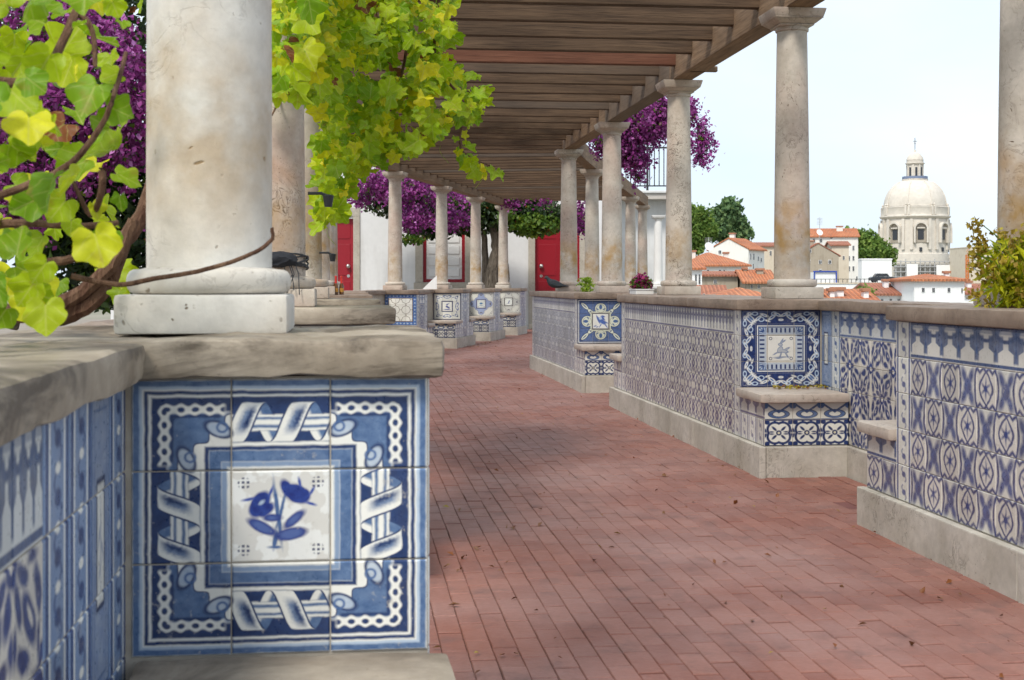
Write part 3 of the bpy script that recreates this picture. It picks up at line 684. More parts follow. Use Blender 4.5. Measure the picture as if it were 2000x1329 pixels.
for n, (Y, x, s_, q) in enumerate(brs[300:]):
    b = len(vs); jx = rng.normal(0, 0.0006)
    for p in brick_pts(BL-0.0095, BW-GAP, rng.normal(0, 0.0013), rng.normal(0, 0.006), rng.normal(0, 0.003)):
        vs.append((q.x+(p[0]+jx)*cth-p[1]*sth, q.y+(p[0]+jx)*sth+p[1]*cth, p[2]))
    fs += [[b+j for j in f] for f in BF]; tn += [rng.random()]*12
me = mesh('bricks', vs, fs); at = me.attributes.new('tone', 'FLOAT', 'POINT'); at.data.foreach_set('value', tn)
tag(link('bricks', me, BRICK, fe), kind='stuff')

# ------------------------------------------------------------------ parapet sections with benches
STY = dict(A=('ogive', 'fringeA', 'sideA'), B=('purple', 'fringeB', 'sideB'), C=('grey', 'fringeB', 'sideB'), S=('softblue', 'fringeC', 'sideC'))
XF, XB = 0.396, -0.30
def section(row, s0, s1, label, group, panel=None, style='B', bn=0.47, bf=0.36, cap=S_CAP, fine=False, detail=True, seed=0):
    """wall from s0 to s1, bench of depth bn before it and bf behind it"""
    sg = row.sg; e = empty('tiled_parapet', label, 'parapet', row.w(0, 0), row.rz, group)
    def yb(a, b): return (min(sg*a, sg*b), max(sg*a, sg*b))
    main, fr, sd = STY[style]
    m = MB(); y = yb(s0+0.0005, s1-0.0005); m.box(XB, XF, y[0], y[1], -0.05, 0.858)
    if bn: y = yb(s0-bn+0.03, s0-0.001); m.box(-0.046, XF, y[0], y[1], -0.05, 0.388)
    if bf: y = yb(s1+0.001, s1+bf-0.03); m.box(-0.046, XF, y[0], y[1], -0.05, 0.388)
    m.build('masonry', GROUT, e)
    # plinth stones along the path side and across the ends
    lo, hi = s0-(bn or 0.0)-0.0, s1+(bf or 0.0)+0.0
    n = max(1, round((hi-lo)/1.45)); ed = [lo+(hi-lo)*k/n for k in range(n+1)]
    for k in range(n):
        y = yb(ed[k]+0.0015, ed[k+1]-0.0015); MB().bbox(XF+0.001, XF+0.036, y[0], y[1], -0.05, TZ0-0.002, 0.005).build('plinth_stone', S_PL, e)
    for s_, d in ((lo, -1), (hi, 1)):
        y = yb(s_+0.0005*d, s_+0.030*(-d)) if True else None
        y = yb(s_-d*0.001, s_-d*0.0285)
        if (d < 0 and bn) or (d > 0 and bf):
            MB().bbox(-0.046, XF-0.001, y[0], y[1], -0.05, TZ0-0.003, 0.005).build('plinth_stone', S_PL, e)
    # cap stones
    lo2, hi2 = s0-0.04, s1+0.04
    n = max(1, round((hi2-lo2)/1.3)); ed = [lo2+(hi2-lo2)*k/n for k in range(n+1)]
    for k in range(n):
        y = yb(ed[k]+0.001, ed[k+1]-0.001)
        rough_stone('cap_stone', cap, e, XB-0.03, XF+(0.022 if fine else 0.035), y[0], y[1], 0.857, CAPZ, 0.022 if fine else 0.09, 0.008 if fine else 0.004, seed+k, 0.012)
    # seats
    for s_, dp, d in ((s0, bn, -1), (s1, bf, 1)):
        if dp:
            y = yb(s_+d*0.001, s_+d*(dp+0.012)); rough_stone('seat', S_SEAT if not fine else S_CAPN, e, -0.046, XF+0.034, y[0], y[1], 0.384, 0.432, 0.05, 0.004, seed+9, 0.014)
    if not detail: return e
    # side wall tiles
    Ls = s1-s0; nc = max(2, round(Ls/0.14)); tw = Ls/nc; R90 = PI/2
    ylo = min(sg*s0, sg*s1)
    for c in range(nc):
        for r in range(5):
            edge = c in (0, nc-1)
            kd = sd if edge else (fr if r == 4 else main)
            if kd == 'ogive': du, dv = (c+r) % 2, 0
            elif kd == main: du, dv = c % 2, r % 2
            else: du, dv = 0, 0
            su = 2.0 if kd in ('fringeB', 'purple', 'grey') else 1.0; sv = 2.0 if kd in ('purple', 'grey') else 1.0
            put_tile(e, kd, (XF, ylo+c*tw, TZ0+r*TH_), R90, tw, TH_, du, dv, su, sv)
    # bench flanks on the path side
    for s_, dp, d in ((s0, bn, -1), (s1, bf, 1)):
        if not dp: continue
        a, b = yb(s_, s_+d*(dp-0.031)); nb = max(1, round((b-a)/0.14)); bw = (b-a)/nb
        for c in range(nb):
            put_tile(e, main if style in 'A' else sd, (XF, a+c*bw, TZ0), R90, bw, 0.135, c % 2, 0)
            put_tile(e, fr, (XF, a+c*bw, TZ0+0.135), R90, bw, 0.088, 0, 0.0, 1.0, 0.63)
    # end panel and bench front (near end)
    rz = 0.0 if sg > 0 else PI; pw = (XF+0.054)/3
    for s_, dp, d, pan in ((s0, bn, -1, panel),):
        if pan:
            for c in range(3):
                x = (-0.054+c*pw) if sg > 0 else (XF-c*pw)
                for r in range(3):
                    put_tile(e, pan, (x, sg*s_, 0.4325+r*0.1412), rz, pw, 0.1412, c, r)
                if dp:
                    yf = sg*(s_+d*(dp-0.0305))
                    put_tile(e, 'quatre', (x, yf, TZ0), rz, pw, 0.135); put_tile(e, 'chevron', (x, yf, TZ0+0.135), rz, pw, 0.089)
    return e

def bay(row, s0, s1, label, group, cols, cap=S_CAP, seed=0, fine=False):
    """set-back parapet between two sections; cols: tile kinds for each column from the far end towards the camera"""
    sg = row.sg; e = empty('parapet_bay', label, 'parapet', row.w(0, 0), row.rz, group); xf = -0.064
    ya, yb_ = sorted((sg*(s0+0.001), sg*(s1-0.001)))
    MB().box(XB-0.001, xf, ya, yb_, -0.05, 0.856).build('masonry', GROUT, e)
    MB().bbox(xf+0.001, xf+0.03, ya, yb_, -0.05, TZ0-0.004, 0.005).build('plinth_stone', S_PL, e)
    n = max(1, round((yb_-ya)/1.2)); c0, c1 = ya+0.041, yb_-0.041
    for k in range(n):
        rough_stone('cap_stone', cap, e, XB-0.028, xf+0.04, c0+(c1-c0)*k/n+0.001, c0+(c1-c0)*(k+1)/n-0.001, 0.855, CAPZ-0.003, 0.04 if fine else 0.09, 0.005, seed+k)
    if cols:
        nc = int((yb_-ya)/0.14); tw = (yb_-ya)/nc
        for c in range(nc):
            kd = cols[min(c, len(cols)-1)]
            y0 = (yb_-(c+1)*tw) if sg > 0 else (ya+c*tw)
            for r in range(5):
                k2 = kd; du, dv = c % 2, r % 2
                if kd == 'niche':
                    if r < 2: k2 = 'softblue'
                    else: du, dv = 0, r-2
                elif r == 4 and kd not in ('sideC', 'sideD'): k2 = 'fringeD' if 'sideD' in cols else 'fringeC'; du, dv = 0, 0
                elif kd in ('sideC', 'sideD'): du = dv = 0
                put_tile(e, k2, (xf, y0, TZ0+r*TH_), PI/2, tw, TH_, du, dv, 3.0 if k2 == 'fringeD' else 1.0, 1.0)
    return e

NE, FE = 0.33, 0.27       # wall runs this far before / behind its columns
GR_R, GR_L, GR_F = 'tiled parapets on the city side', 'tiled parapets on the vine side', 'tiled parapets at the far end of the path'
section(RIGHT, -5.58-NE, -2.79+FE, 'pale parapet of pointed-oval blue tiles, nearest the camera on the city side', GR_R, None, 'A', 0.47, 0.34, seed=1)
section(RIGHT, 0-NE, 2.79+FE, 'violet tiled parapet whose bench has a blue hare panel above the seat', GR_R, 'hare', 'B', seed=2)
section(RIGHT, 5.58-NE, 8.30+0.25, 'faded grey-blue tiled parapet with star and bird panel, pigeon standing on it', GR_R, 'star', 'C', 0.47, 0, seed=3)
bay(RIGHT, -2.79+FE, 0-NE, 'set-back cobalt tiled parapet wall beside the bench with the hare panel', GR_R, ['niche', 'sideC', 'blue'], seed=4)
bay(RIGHT, 2.79+FE, 5.58-NE, 'set-back parapet wall between the violet and the faded grey tiled parapets', GR_R, ['softblue'], seed=5)
section(LEFT, -NE, FE, 'near worn stone-capped parapet with large blue flower tile panel', GR_L, 'flower', 'S', cap=S_CAPN, fine=True, seed=6)
bay(LEFT, -3.0, -NE, 'blurred blue tiled parapet wall running from the flower panel past the camera', GR_L, ['sideD', 'niche', 'sideD', 'sideD', 'blue'], cap=S_CAPN, seed=7, fine=True)
names_l = ['parapet with dark stone cap just behind the near flower panel', 'vine-side parapet between the dark stone cap and the bottles', 'parapet with stone cap where two red-topped bottles stand', 'vine-side parapet below the drooping end of the vine', 'vine-side parapet at the corner before the far benches']
for k in range(1, 6):
    section(LEFT, k*SP-NE, k*SP+FE, names_l[k-1], GR_L, 'bowl' if k < 3 else None, 'S', cap=S_CAPN if k < 3 else S_CAP, detail=k < 5, seed=10+k)
    bay(LEFT, (k-1)*SP+FE, k*SP-NE, ['set-back parapet wall behind the near flower panel parapet', 'set-back parapet wall in front of the two bottles', 'set-back parapet wall behind the two bottles', 'set-back parapet wall under the hanging vine', 'set-back parapet wall before the path bends'][k-1], GR_L, None, seed=20+k)
far_s = [0.0, 2.93, 5.70, 8.50]
pan_f = ['lattice', 'scroll', 'bowl', 'bird']
lab_f = ['far parapet with blue-edged lattice tile panel, first before the white house', 'far parapet with white scroll tile panel and small hare', 'far parapet with lozenge tile panel round a blue bowl', 'farthest parapet with grey lozenge tile panel, ending beside the wall']
for k, s_ in enumerate(far_s):
    section(FARL, s_-NE-0.02, s_+(FE if k < 3 else 0.35), lab_f[k], GR_F, pan_f[k], 'S', bf=0.36 if k < 3 else 0, seed=30+k)
    if k: bay(FARL, far_s[k-1]+FE, s_-NE-0.02, ['', 'set-back far parapet wall between lattice and scroll panels', 'set-back far parapet wall between scroll and bowl panels', 'set-back far parapet wall between bowl and bird panels'][k], GR_F, None, seed=40+k)
bay(FARL, -2.7, -NE-0.02, 'set-back parapet wall at the bend, left of the lattice panel', GR_F, None, seed=45)
bay(FARR, -2.4, 9.0, 'long city-side parapet wall beyond the bend, mostly hidden by nearer parapets', GR_F, None, seed=46)

# ------------------------------------------------------------------ columns
HC = 1.65
def column_meshes(mat, n=40):
    def sh(m): 
        me = m.me('shaft', True); 
        try: me.set_sharp_from_angle(angle=math.radians(40))
        except Exception: pass
        me.materials.append(mat); return me
    pl = MB().bbox(-0.142, 0.142, -0.142, 0.142, 0, 0.066, 0.008)
    tor = MB().lathe([(0.10, 0.064)]+[(0.112+0.030*math.sin(t)**0.45, 0.088-0.022*math.cos(t)) for t in np.linspace(0.02, PI-0.02, 11)]+[(0.108, 0.112)], n)
    hs = 1.432; prof = []
    for t in np.linspace(0, 1, 14):
        r = 0.1035-0.0175*(t**1.35); prof.append((r, 0.112+t*hs))
    prof = [(0.1045, 0.1095)]+prof
    sf = MB().lathe(prof, n)
    z = 0.112+hs
    cp = MB().lathe([(0.088, z-0.012), (0.094, z-0.008), (0.096, z+0.002), (0.094, z+0.008), (0.094, z+0.016)], n)
    for h0, h1, za, zb in ((0.098, 0.102, z+0.014, z+0.024), (0.106, 0.136, z+0.026, z+0.050), (0.140, 0.143, z+0.051, z+0.0575)):
        b3 = bmesh.new(); bmesh.ops.create_cube(b3, size=1)
        for v in b3.verts: f = h1 if v.co.z > 0 else h0; v.co = (math.copysign(f, v.co.x), math.copysign(f, v.co.y), zb if v.co.z > 0 else za)
        bmesh.ops.bevel(b3, geom=b3.edges[:], offset=0.003, segments=1, affect='EDGES'); cp.addbm(b3)
    b2 = bmesh.new(); bmesh.ops.create_cube(b2, size=1)
    zt = (z+0.058, HC)
    for v in b2.verts:
        f = 0.156 if v.co.z > 0 else 0.142
        v.co = (math.copysign(f, v.co.x), math.copysign(f, v.co.y), zt[1] if v.co.z > 0 else zt[0])
    bmesh.ops.bevel(b2, geom=b2.edges[:], offset=0.007, segments=2, profile=0.6, affect='EDGES'); cp.addbm(b2)
    return [('plinth', sh(pl)), ('base_ring', sh(tor)), ('shaft', sh(sf)), ('capital', sh(cp))]
CM = column_meshes(S_COL); CR = column_meshes(S_COLR); CN = column_meshes(S_COLN, 64)
for _n, _m in CN:
    if _n == 'shaft':
        for v in _m.vertices: f_ = 1.045+0.10*max(0.0, v.co.z-0.11)/1.43; v.co.x *= f_; v.co.y *= f_
CW = column_meshes(plaster_mat('whitewashed_column', (0.70, 0.69, 0.66), (0.5, 0.48, 0.45), 0.4))
def column(pt, rz, label, group, parts=CM):
    e = empty('stone_column', label, 'column', (pt.x, pt.y, CAPZ+0.001), rz, group)
    for nm, me in parts:
        o = link(nm, me, None, e); o.rotation_euler = (0, 0, 0)
        if nm == 'shaft': o.rotation_euler = (0, 0, rng.uniform(0, 6.28))
    return e
GC = 'columns carrying the pergola'
rl = ['column at the right picture edge above the yellow-green potted plant', 'tall stone column nearest the domed church, above the hare panel', 'veined stone column with purple blossom on both sides of its top', 'stone column with yellowish stain beside the planter of red flowers', 'stone column beside the pigeon, at the corner of the pergola']
for k in range(5): column(RIGHT.w(0, [-2.79, 0, 2.79, 5.58, 8.30][k]), RIGHT.rz, rl[k], GC, CR if k == 2 else CM)
column(RIGHT.w(0, -5.58), RIGHT.rz, 'column outside the picture on the nearest city-side parapet', GC)
ll = ['large white marble column on the near flower panel parapet', 'pinkish column with black cable bundle at its foot, behind the near white column', 'column with small black lamp cup, just in front of the red door', 'fourth vine-side column, half hidden behind the vine leaves', 'fifth vine-side column, hidden behind the nearer columns', 'vine-side column at the bend of the path']
for k in range(6): column(LEFT.w(0.030 if k == 0 else 0.0, k*SP), LEFT.rz, ll[k], GC, CN if k == 0 else (CR if k == 1 else CM))
fl = ['pink-veined far column in front of the white house wall', 'far column in front of the shuttered window', 'far column just to the left of the bougainvillea trunk', 'farthest column, just right of the bougainvillea trunk']
for k in range(4): column(FARL.w(0, far_s[k]), FARL.rz, fl[k], GC, CR if k == 0 else CM)
fr_s = [0.0, 2.85, 6.0, 8.75]
fr = ['first column beyond the bend, just right of the pigeon column', 'column beyond the bend almost hidden by the stained column', 'column beyond the bend with stained shaft under the beam', 'slim farthest city-side column under the end of the beam']
for k in range(4): column(FARR.w(0, fr_s[k]), FARR.rz, fr[k], GC)
column(Vector((3.34, 31.6, 0)), 0, 'whitewashed column beside the white terrace building', GC, CW)

# ------------------------------------------------------------------ pergola
pg = empty('pergola', 'long weathered wooden pergola of beams and joists over the brick path', 'pergola', (0, 0, 0))
BZ0, BZ1, JZ0, JZ1 = CAPZ+HC+0.002, CAPZ+HC+0.205, CAPZ+HC+0.105, CAPZ+HC+0.208
def timber(name, a, b, w_, z0, z1, mat, ext=0.0, bv=0.006):
    """squared timber from a to b (xy), long axis local X"""
    d = Vector((b[0]-a[0], b[1]-a[1], 0)); L_ = d.length; ang = math.atan2(d.y, d.x)
    o = MB().bbox(-L_/2-ext, L_/2+ext, -w_/2, w_/2, z0-(z0+z1)/2, z1-(z0+z1)/2, bv).build(name, mat, pg, ((a[0]+b[0])/2, (a[1]+b[1])/2, (z0+z1)/2), ang)
    return o
def beams(pts):
    for i in range(len(pts)-1):
        a, b = Vector(pts[i]), Vector(pts[i+1]); d = (b-a).normalized()*0.004
        timber('beam', a+d, b-d, 0.15+rng.normal(0, 0.004), BZ0, BZ1+rng.normal(0, 0.003), WOODB)
rpts = [RIGHT.w(0, s_) for s_ in (-5.9, -2.79, 0, 2.79, 5.58, 8.30)]; beams(rpts)
frp = [FARR.w(0, s_) for s_ in fr_s]; beams([rpts[-1]]+frp+[FARR.w(0, 9.3)])
lpts = [LEFT.w(0, k*SP) for k in range(6)]; beams([LEFT.w(0, -2.8)]+lpts)
flp = [FARL.w(0, s_) for s_ in far_s]; beams([lpts[-1]]+flp+[FARL.w(0, 8.9)])
s_ = -5.6; W_ = 2.767
while s_ < 8.3:
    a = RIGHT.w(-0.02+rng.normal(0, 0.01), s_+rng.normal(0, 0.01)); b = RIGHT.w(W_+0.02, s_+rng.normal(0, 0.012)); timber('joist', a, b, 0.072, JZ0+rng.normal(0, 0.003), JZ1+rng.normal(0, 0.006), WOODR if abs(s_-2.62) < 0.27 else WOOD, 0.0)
    s_ += 0.548
a0, b0 = RIGHT.w(0, 8.3), LEFT.w(0, 5*SP); a1, b1 = FARR.w(0, 0), FARL.w(0, 0)
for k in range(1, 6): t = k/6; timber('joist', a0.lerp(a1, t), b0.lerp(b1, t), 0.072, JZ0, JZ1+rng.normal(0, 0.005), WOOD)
s_ = 0.0
while s_ < 9.2:
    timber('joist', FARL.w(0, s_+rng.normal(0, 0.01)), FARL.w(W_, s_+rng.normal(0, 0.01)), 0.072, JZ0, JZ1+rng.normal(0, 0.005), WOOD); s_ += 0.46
p = RIGHT.w(-0.16, 2.25); q = RIGHT.w(0.05, 2.25); timber('joist_end', p, q, 0.05, BZ0+0.0, BZ0+0.04, WOODB)

# ------------------------------------------------------------------ white house with red doors
HY = 31.0
def hx(x): return (x-CX)/F*HY
def hz(y): return EYE+(YH-y)/F*HY
h = empty('white_house', 'white plastered house with red doors behind the far columns', 'house', (-2.5, HY, 0))
def hb(name, mat, x0, x1, y0, y1, z0, z1, par=None, bv=0.0):
    m = MB(); (m.bbox(x0, x1, y0, y1, z0, z1, bv) if bv else m.box(x0, x1, y0, y1, z0, z1))
    for i, v in enumerate(m.v): m.v[i] = (v[0]+2.5, v[1]-HY, v[2])
    return m.build(name, mat, h if par is None else par)
D1, D2, WN = (-4.55, hx(690)), (hx(1045), hx(1045)+1.0), (hx(826), hx(908)); ZD0, ZD1, ZW0, ZW1 = 0.11, hz(423), hz(552), 2.5
xs = [-9.0, D1[0], D1[1], WN[0], WN[1], D2[0], D2[1], 2.3]
wm = MB()
for a, b, z0, z1 in ((xs[0], xs[1], 0, 3.7), (xs[1], xs[2], ZD1, 3.7), (xs[2], xs[3], 0, 3.7), (xs[3], xs[4], 0, ZW0), (xs[3], xs[4], ZW1, 3.7), (xs[4], xs[5], 0, 3.7), (xs[5], xs[6], ZD1, 3.7), (xs[6], xs[7], 0, 3.7)):
    wm.box(a+2.5, b+2.5, 0, 0.35, z0-0.05, z1)
wm.box(xs[0]+2.5, xs[-1]+2.5, 0.35, 5, -0.05, 3.699)
wm.build('wall', PLASTER, h)
hb('coping', S_FRAME, -9.1, 2.4, HY-0.06, HY+5.1, 3.702, 3.80, bv=0.01)
for (a, b) in (D1, D2):
    d = hb('door', RED, a, b, HY+0.10, HY+0.15, ZD0, ZD1-0.001)
    for za, zb in ((ZD0+0.12, ZD0+0.95), (ZD0+1.08, ZD1-0.62), (ZD1-0.50, ZD1-0.10)):
        for xa, xb in ((a+0.08, (a+b)/2-0.03), ((a+b)/2+0.03, b-0.08)):
            q = hb('door_panel', RED, xa, xb, HY+0.088, HY+0.101, za, zb, bv=0.006); q.parent = d
    kx = b-0.12 if a < 0 else a+0.14
    kn = MB(); bm = bmesh.new(); bmesh.ops.create_uvsphere(bm, u_segments=12, v_segments=8, radius=0.05); kn.addbm(bm)
    o = kn.build('knob', STEEL, d, (kx+2.5, 0.04, 1.40), smooth=True)
    o = MB().lathe([(0.035, 0), (0.035, 0.012)], 12).build('lock', STEEL, d, (kx+2.5, 0.099, 1.18)); o.rotation_euler = (PI/2, 0, 0)
    for xa, xb in ((a-0.15, a-0.001), (b+0.001, b+0.15)): hb('door_jamb', S_FRAME, xa, xb, HY-0.035, HY+0.2, 0, ZD1, bv=0.008)
    hb('door_lintel', S_FRAME, a-0.15, b+0.15, HY-0.035, HY+0.2, ZD1+0.002, ZD1+0.2, bv=0.008); hb('door_step', S_FRAME, a-0.15, b+0.15, HY-0.30, HY+0.2, 0, 0.105, bv=0.01)
a, b = WN
wn = hb('window', RED, a+0.001, b-0.001, HY+0.12, HY+0.16, ZW0+0.001, ZW1-0.001)
for xa, xb, za, zb in ((a+0.001, a+0.07, ZW0, ZW1), (b-0.07, b-0.001, ZW0, ZW1), (a+0.071, b-0.071, ZW0+0.001, ZW0+0.07), (a+0.071, b-0.071, ZW1-0.07, ZW1-0.001)):
    q = hb('frame', RED, xa, xb, HY+0.05, HY+0.119, za, zb); q.parent = wn
mid = (a+b)/2
for xa, xb in ((a+0.072, mid-0.006), (mid+0.006, b-0.072)):
    shut = hb('shutter', WHITE, xa, xb, HY+0.075, HY+0.11, ZW0+0.072, ZW1-0.072); shut.parent = wn
    nz_ = 5; zz = np.linspace(ZW0+0.11, ZW1-0.09, nz_+1)
    for k in range(nz_):
        q = hb('shutter_panel', WHITE, xa+0.05, xb-0.05, HY+0.058, HY+0.0745, zz[k]+0.02, zz[k+1]-0.05, bv=0.012); q.parent = wn
for xa, xb in ((a-0.17, a-0.001), (b+0.001, b+0.17)): hb('window_jamb', S_FRAME, xa, xb, HY-0.03, HY+0.2, ZW0, ZW1, bv=0.008)
hb('window_sill', S_FRAME, a-0.2, b+0.2, HY-0.08, HY+0.2, ZW0-0.16, ZW0-0.002, bv=0.01)
hb('dado', S_FRAME, hx(703), hx(826), HY-0.02, HY-0.001, 0.0, hz(568), bv=0.005)

# white terrace building with iron railing
tb = empty('terrace_building', 'white building with iron-railed roof terrace behind the purple blossom', 'house', (3.6, 34, 0))
MB().box(-0.95, 0.5, 0, 6, -0.05, 3.05).build('wall', PLASTER, tb)
MB().bbox(-1.15, 0.58, -0.55, 6.1, 3.052, 3.20, 0.01).build('terrace_slab', plaster_mat('slab_plaster', (0.5, 0.46, 0.42), (0.3, 0.25, 0.2)), tb)
MB().bbox(-1.20, 0.62, -0.60, 6.1, 3.202, 3.26, 0.01).build('cornice', PLASTER, tb)
MB().box(-1.1, 0.55, -0.53, -0.49, 4.28, 4.32).build('top_rail', IRON, tb); MB().box(-1.1, 0.55, -0.53, -0.49, 3.36, 3.39).build('bottom_rail', IRON, tb)
bal = MB().lathe([(0.012, 0), (0.012, 0.89)], 6).me('baluster'); bal.materials.append(IRON)
for k in range(14): link('baluster', bal, None, tb, (-1.07+k*0.115, -0.51, 3.391))
for xk in (-1.08, -0.32, 0.5): MB().box(xk-0.025, xk+0.025, -0.545, -0.475, 3.26, 4.40).build('railing_post', IRON, tb)

# ------------------------------------------------------------------ foliage helpers
def leaf_mat(name, cols, trans=0.4, rough=0.5, sat_noise=8.0, brown=0.03, veins=False):
    """cols: two or three leaf colours; each leaf takes its own mix"""
    M = Mat(name, rough, 0.35); isl = M.island(); r = fract(isl*13.0+M.rnd()*5.0); n = M.noise(M.world(), sat_noise, 3)
    c = M.mix(r, cols[0], cols[1]); c = M.mix(M.ramp(fract(r*7.3), 0.72, 1.0), c, cols[2])
    if brown: c = M.mix(m_('GREATER_THAN', fract(r*17.7), 1-brown), c, (0.22, 0.075, 0.02))
    if veins:
        u_, v_ = M.uv(); ax = abs(u_); vn = mxm(ink(ax-0.018, 0.012), ink(abs(fract((v_-ax*0.9)*3.2)-0.5)-0.045, 0.03)*0.7)
        c = M.mix(vn*0.35, c, (0.62, 0.62, 0.18)); n5 = M.noise(M.world(), 70, 3); n6 = M.noise(M.world(), 26, 4); c = M.mix(M.ramp(n6, 0.60, 0.72)*0.55, c, (0.30, 0.19, 0.02)); c = M.val(c, m_('MULTIPLY_ADD', n5, 0.5, 0.75))
    c = M.val(c, m_('MULTIPLY_ADD', n, 0.7, 0.65)); M.col(c)
    tr = M.node('ShaderNodeBsdfTranslucent'); M.t.links.new(c.x, tr.inputs['Color'])
    ms = M.node('ShaderNodeMixShader'); ms.inputs[0].default_value = trans
    out = M.t.nodes['Material Output']
    M.t.links.new(M.b.outputs[0], ms.inputs[1]); M.t.links.new(tr.outputs[0], ms.inputs[2]); M.t.links.new(ms.outputs[0], out.inputs['Surface'])
    return M.m
VINE = leaf_mat('grape_leaves', [(0.20, 0.38, 0.006), (0.50, 0.62, 0.006), (0.78, 0.70, 0.012)], 0.5, brown=0.015, veins=True)
VINED = leaf_mat('near_grape_leaves', [(0.15, 0.30, 0.004), (0.42, 0.54, 0.004), (0.72, 0.70, 0.02)], 0.5, brown=0.02, veins=True)
BRACT = leaf_mat('purple_bracts', [(0.16, 0.014, 0.12), (0.37, 0.065, 0.31), (0.56, 0.23, 0.54)], 0.35, 0.6, brown=0.0)
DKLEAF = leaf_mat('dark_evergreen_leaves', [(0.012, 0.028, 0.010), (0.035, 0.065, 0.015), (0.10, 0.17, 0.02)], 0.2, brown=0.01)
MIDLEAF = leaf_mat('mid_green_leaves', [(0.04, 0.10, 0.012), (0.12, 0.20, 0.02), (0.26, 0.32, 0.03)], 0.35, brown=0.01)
TREELEAF = leaf_mat('tree_leaves', [(0.08, 0.16, 0.03), (0.19, 0.29, 0.05), (0.28, 0.37, 0.08)], 0.35, 0.7, 0.2, brown=0.0)
PINELEAF = leaf_mat('pine_needles', [(0.07, 0.14, 0.06), (0.15, 0.24, 0.09), (0.24, 0.34, 0.12)], 0.3, 0.7, 0.2, brown=0.0)

def fast_mesh(name, verts, nper, tris):
    """verts (N,nper,3); tris: faces as index tuples inside one piece"""
    N = len(verts); me = bpy.data.meshes.new(name)
    vv = np.ascontiguousarray(verts.reshape(-1, 3), dtype=np.float32)
    me.vertices.add(len(vv)); me.vertices.foreach_set('co', vv.ravel())
    sizes = np.array([len(t) for t in tris]); flat = np.concatenate([np.array(t) for t in tris])
    idx = (np.arange(N)[:, None]*nper+flat[None, :]).ravel().astype(np.int32)
    ls = np.tile(sizes, N); start = np.concatenate([[0], np.cumsum(ls)[:-1]]).astype(np.int32)
    me.loops.add(len(idx)); me.loops.foreach_set('vertex_index', idx)
    me.polygons.add(len(ls)); me.polygons.foreach_set('loop_start', start)
    try: me.polygons.foreach_set('loop_total', ls.astype(np.int32))
    except Exception: pass
    me.update(calc_edges=True); me.validate(); return me
def frames(n, up):
    """random orthonormal frames whose normal leans towards up"""
    nr = rng.normal(0, 1, (n, 3))*0.75+np.asarray(up); nr /= np.linalg.norm(nr, axis=1)[:, None]
    t = rng.normal(0, 1, (n, 3)); t[:, 2] -= 0.9; t -= (t*nr).sum(1)[:, None]*nr; t /= np.linalg.norm(t, axis=1)[:, None]
    return np.cross(nr, t), t, nr
def cards(pts, size, asp=0.6, up=(0, -0.3, 0.5), jit=0.35):
    """small pointed leaves with a fold: 4 points, 2 triangles each"""
    n = len(pts); a, t, nr = frames(n, up); sz = size*(1+rng.normal(0, jit, n)).clip(0.4, 1.9)
    q = np.zeros((n, 4, 3)); s = sz[:, None]
    q[:, 0] = pts-t*s*0.5; q[:, 1] = pts+a*s*asp*0.5+nr*s*0.12; q[:, 2] = pts+t*s*0.5-nr*s*0.08; q[:, 3] = pts-a*s*asp*0.5+nr*s*0.12
    return q
def cards_mesh(name, pts, size, asp=0.6, up=(0, -0.3, 0.5)): return fast_mesh(name, cards(np.asarray(pts), size, asp, up), 4, [(0, 1, 2), (0, 2, 3)])
def in_ellipsoids(els, n, shell=0.0):
    """els: (centre, radii, weight); uneven points inside"""
    wts = np.array([e[2] for e in els], float); wts /= wts.sum(); cnt = rng.multinomial(n, wts); out = []
    for (c, r, _), k in zip(els, cnt):
        d = rng.normal(0, 1, (k, 3)); d /= np.linalg.norm(d, axis=1)[:, None]
        rad = (shell+(1-shell)*rng.random(k))**(1/2.2); out.append(np.asarray(c)+d*rad[:, None]*np.asarray(r))
    return np.concatenate(out)
def clumps(centres, per, rad): 
    c = np.repeat(np.asarray(centres), per, axis=0); return c+rng.normal(0, rad, c.shape)
def Pn(x, y, Z): return np.array(P(x, y, Z))

# grape leaf outline: five lobes, toothed, stalk at the base
def leaf_outline(round_, r):
    pts_ = []
    for t in np.linspace(0, 2*PI, 34, endpoint=False):      # t = 0 at the tip
        tt = min(t, 2*PI-t)
        lob = 0.5+0.5*math.cos(tt*5.5)
        rad = (0.54-0.13*tt/PI)*((0.72+0.32*lob) if not round_ else (0.84+0.16*lob))+0.022*math.sin(t*17)
        if tt > 2.75: rad *= 1-0.55*(tt-2.75)/0.39
        pts_.append((rad*math.sin(t)*1.06*(1+r.normal(0, 0.03)), 0.40+rad*math.cos(t)*(1+r.normal(0, 0.03))))
    return pts_
def grape_verts(seed):
    r = np.random.default_rng(seed); v = [(0.0, 0.30, 0.0)]
    k = r.uniform(-0.1, 0.6); cu = r.uniform(-0.6, 0.7); ph = r.uniform(0, 6)
    for i, (x, y) in enumerate(leaf_outline(seed >= 10, r)):
        v.append((x, y, k*abs(x)-cu*(y-0.4)**2+0.06*math.sin(i*0.9+ph)))
    return np.array(v)
GV = [grape_verts(k) for k in range(20)]
NG = len(GV[0]); GF = [(0, 1+k, 1+(k+1) % (NG-1)) for k in range(NG-1)]
GUV = np.concatenate([np.array([GV[0][i][:2] for i in f]) for f in GF])
def add_guv(me, n): me.uv_layers.new(name='UVMap').data.foreach_set('uv', np.tile(GUV, (n, 1)).astype(np.float32).ravel())
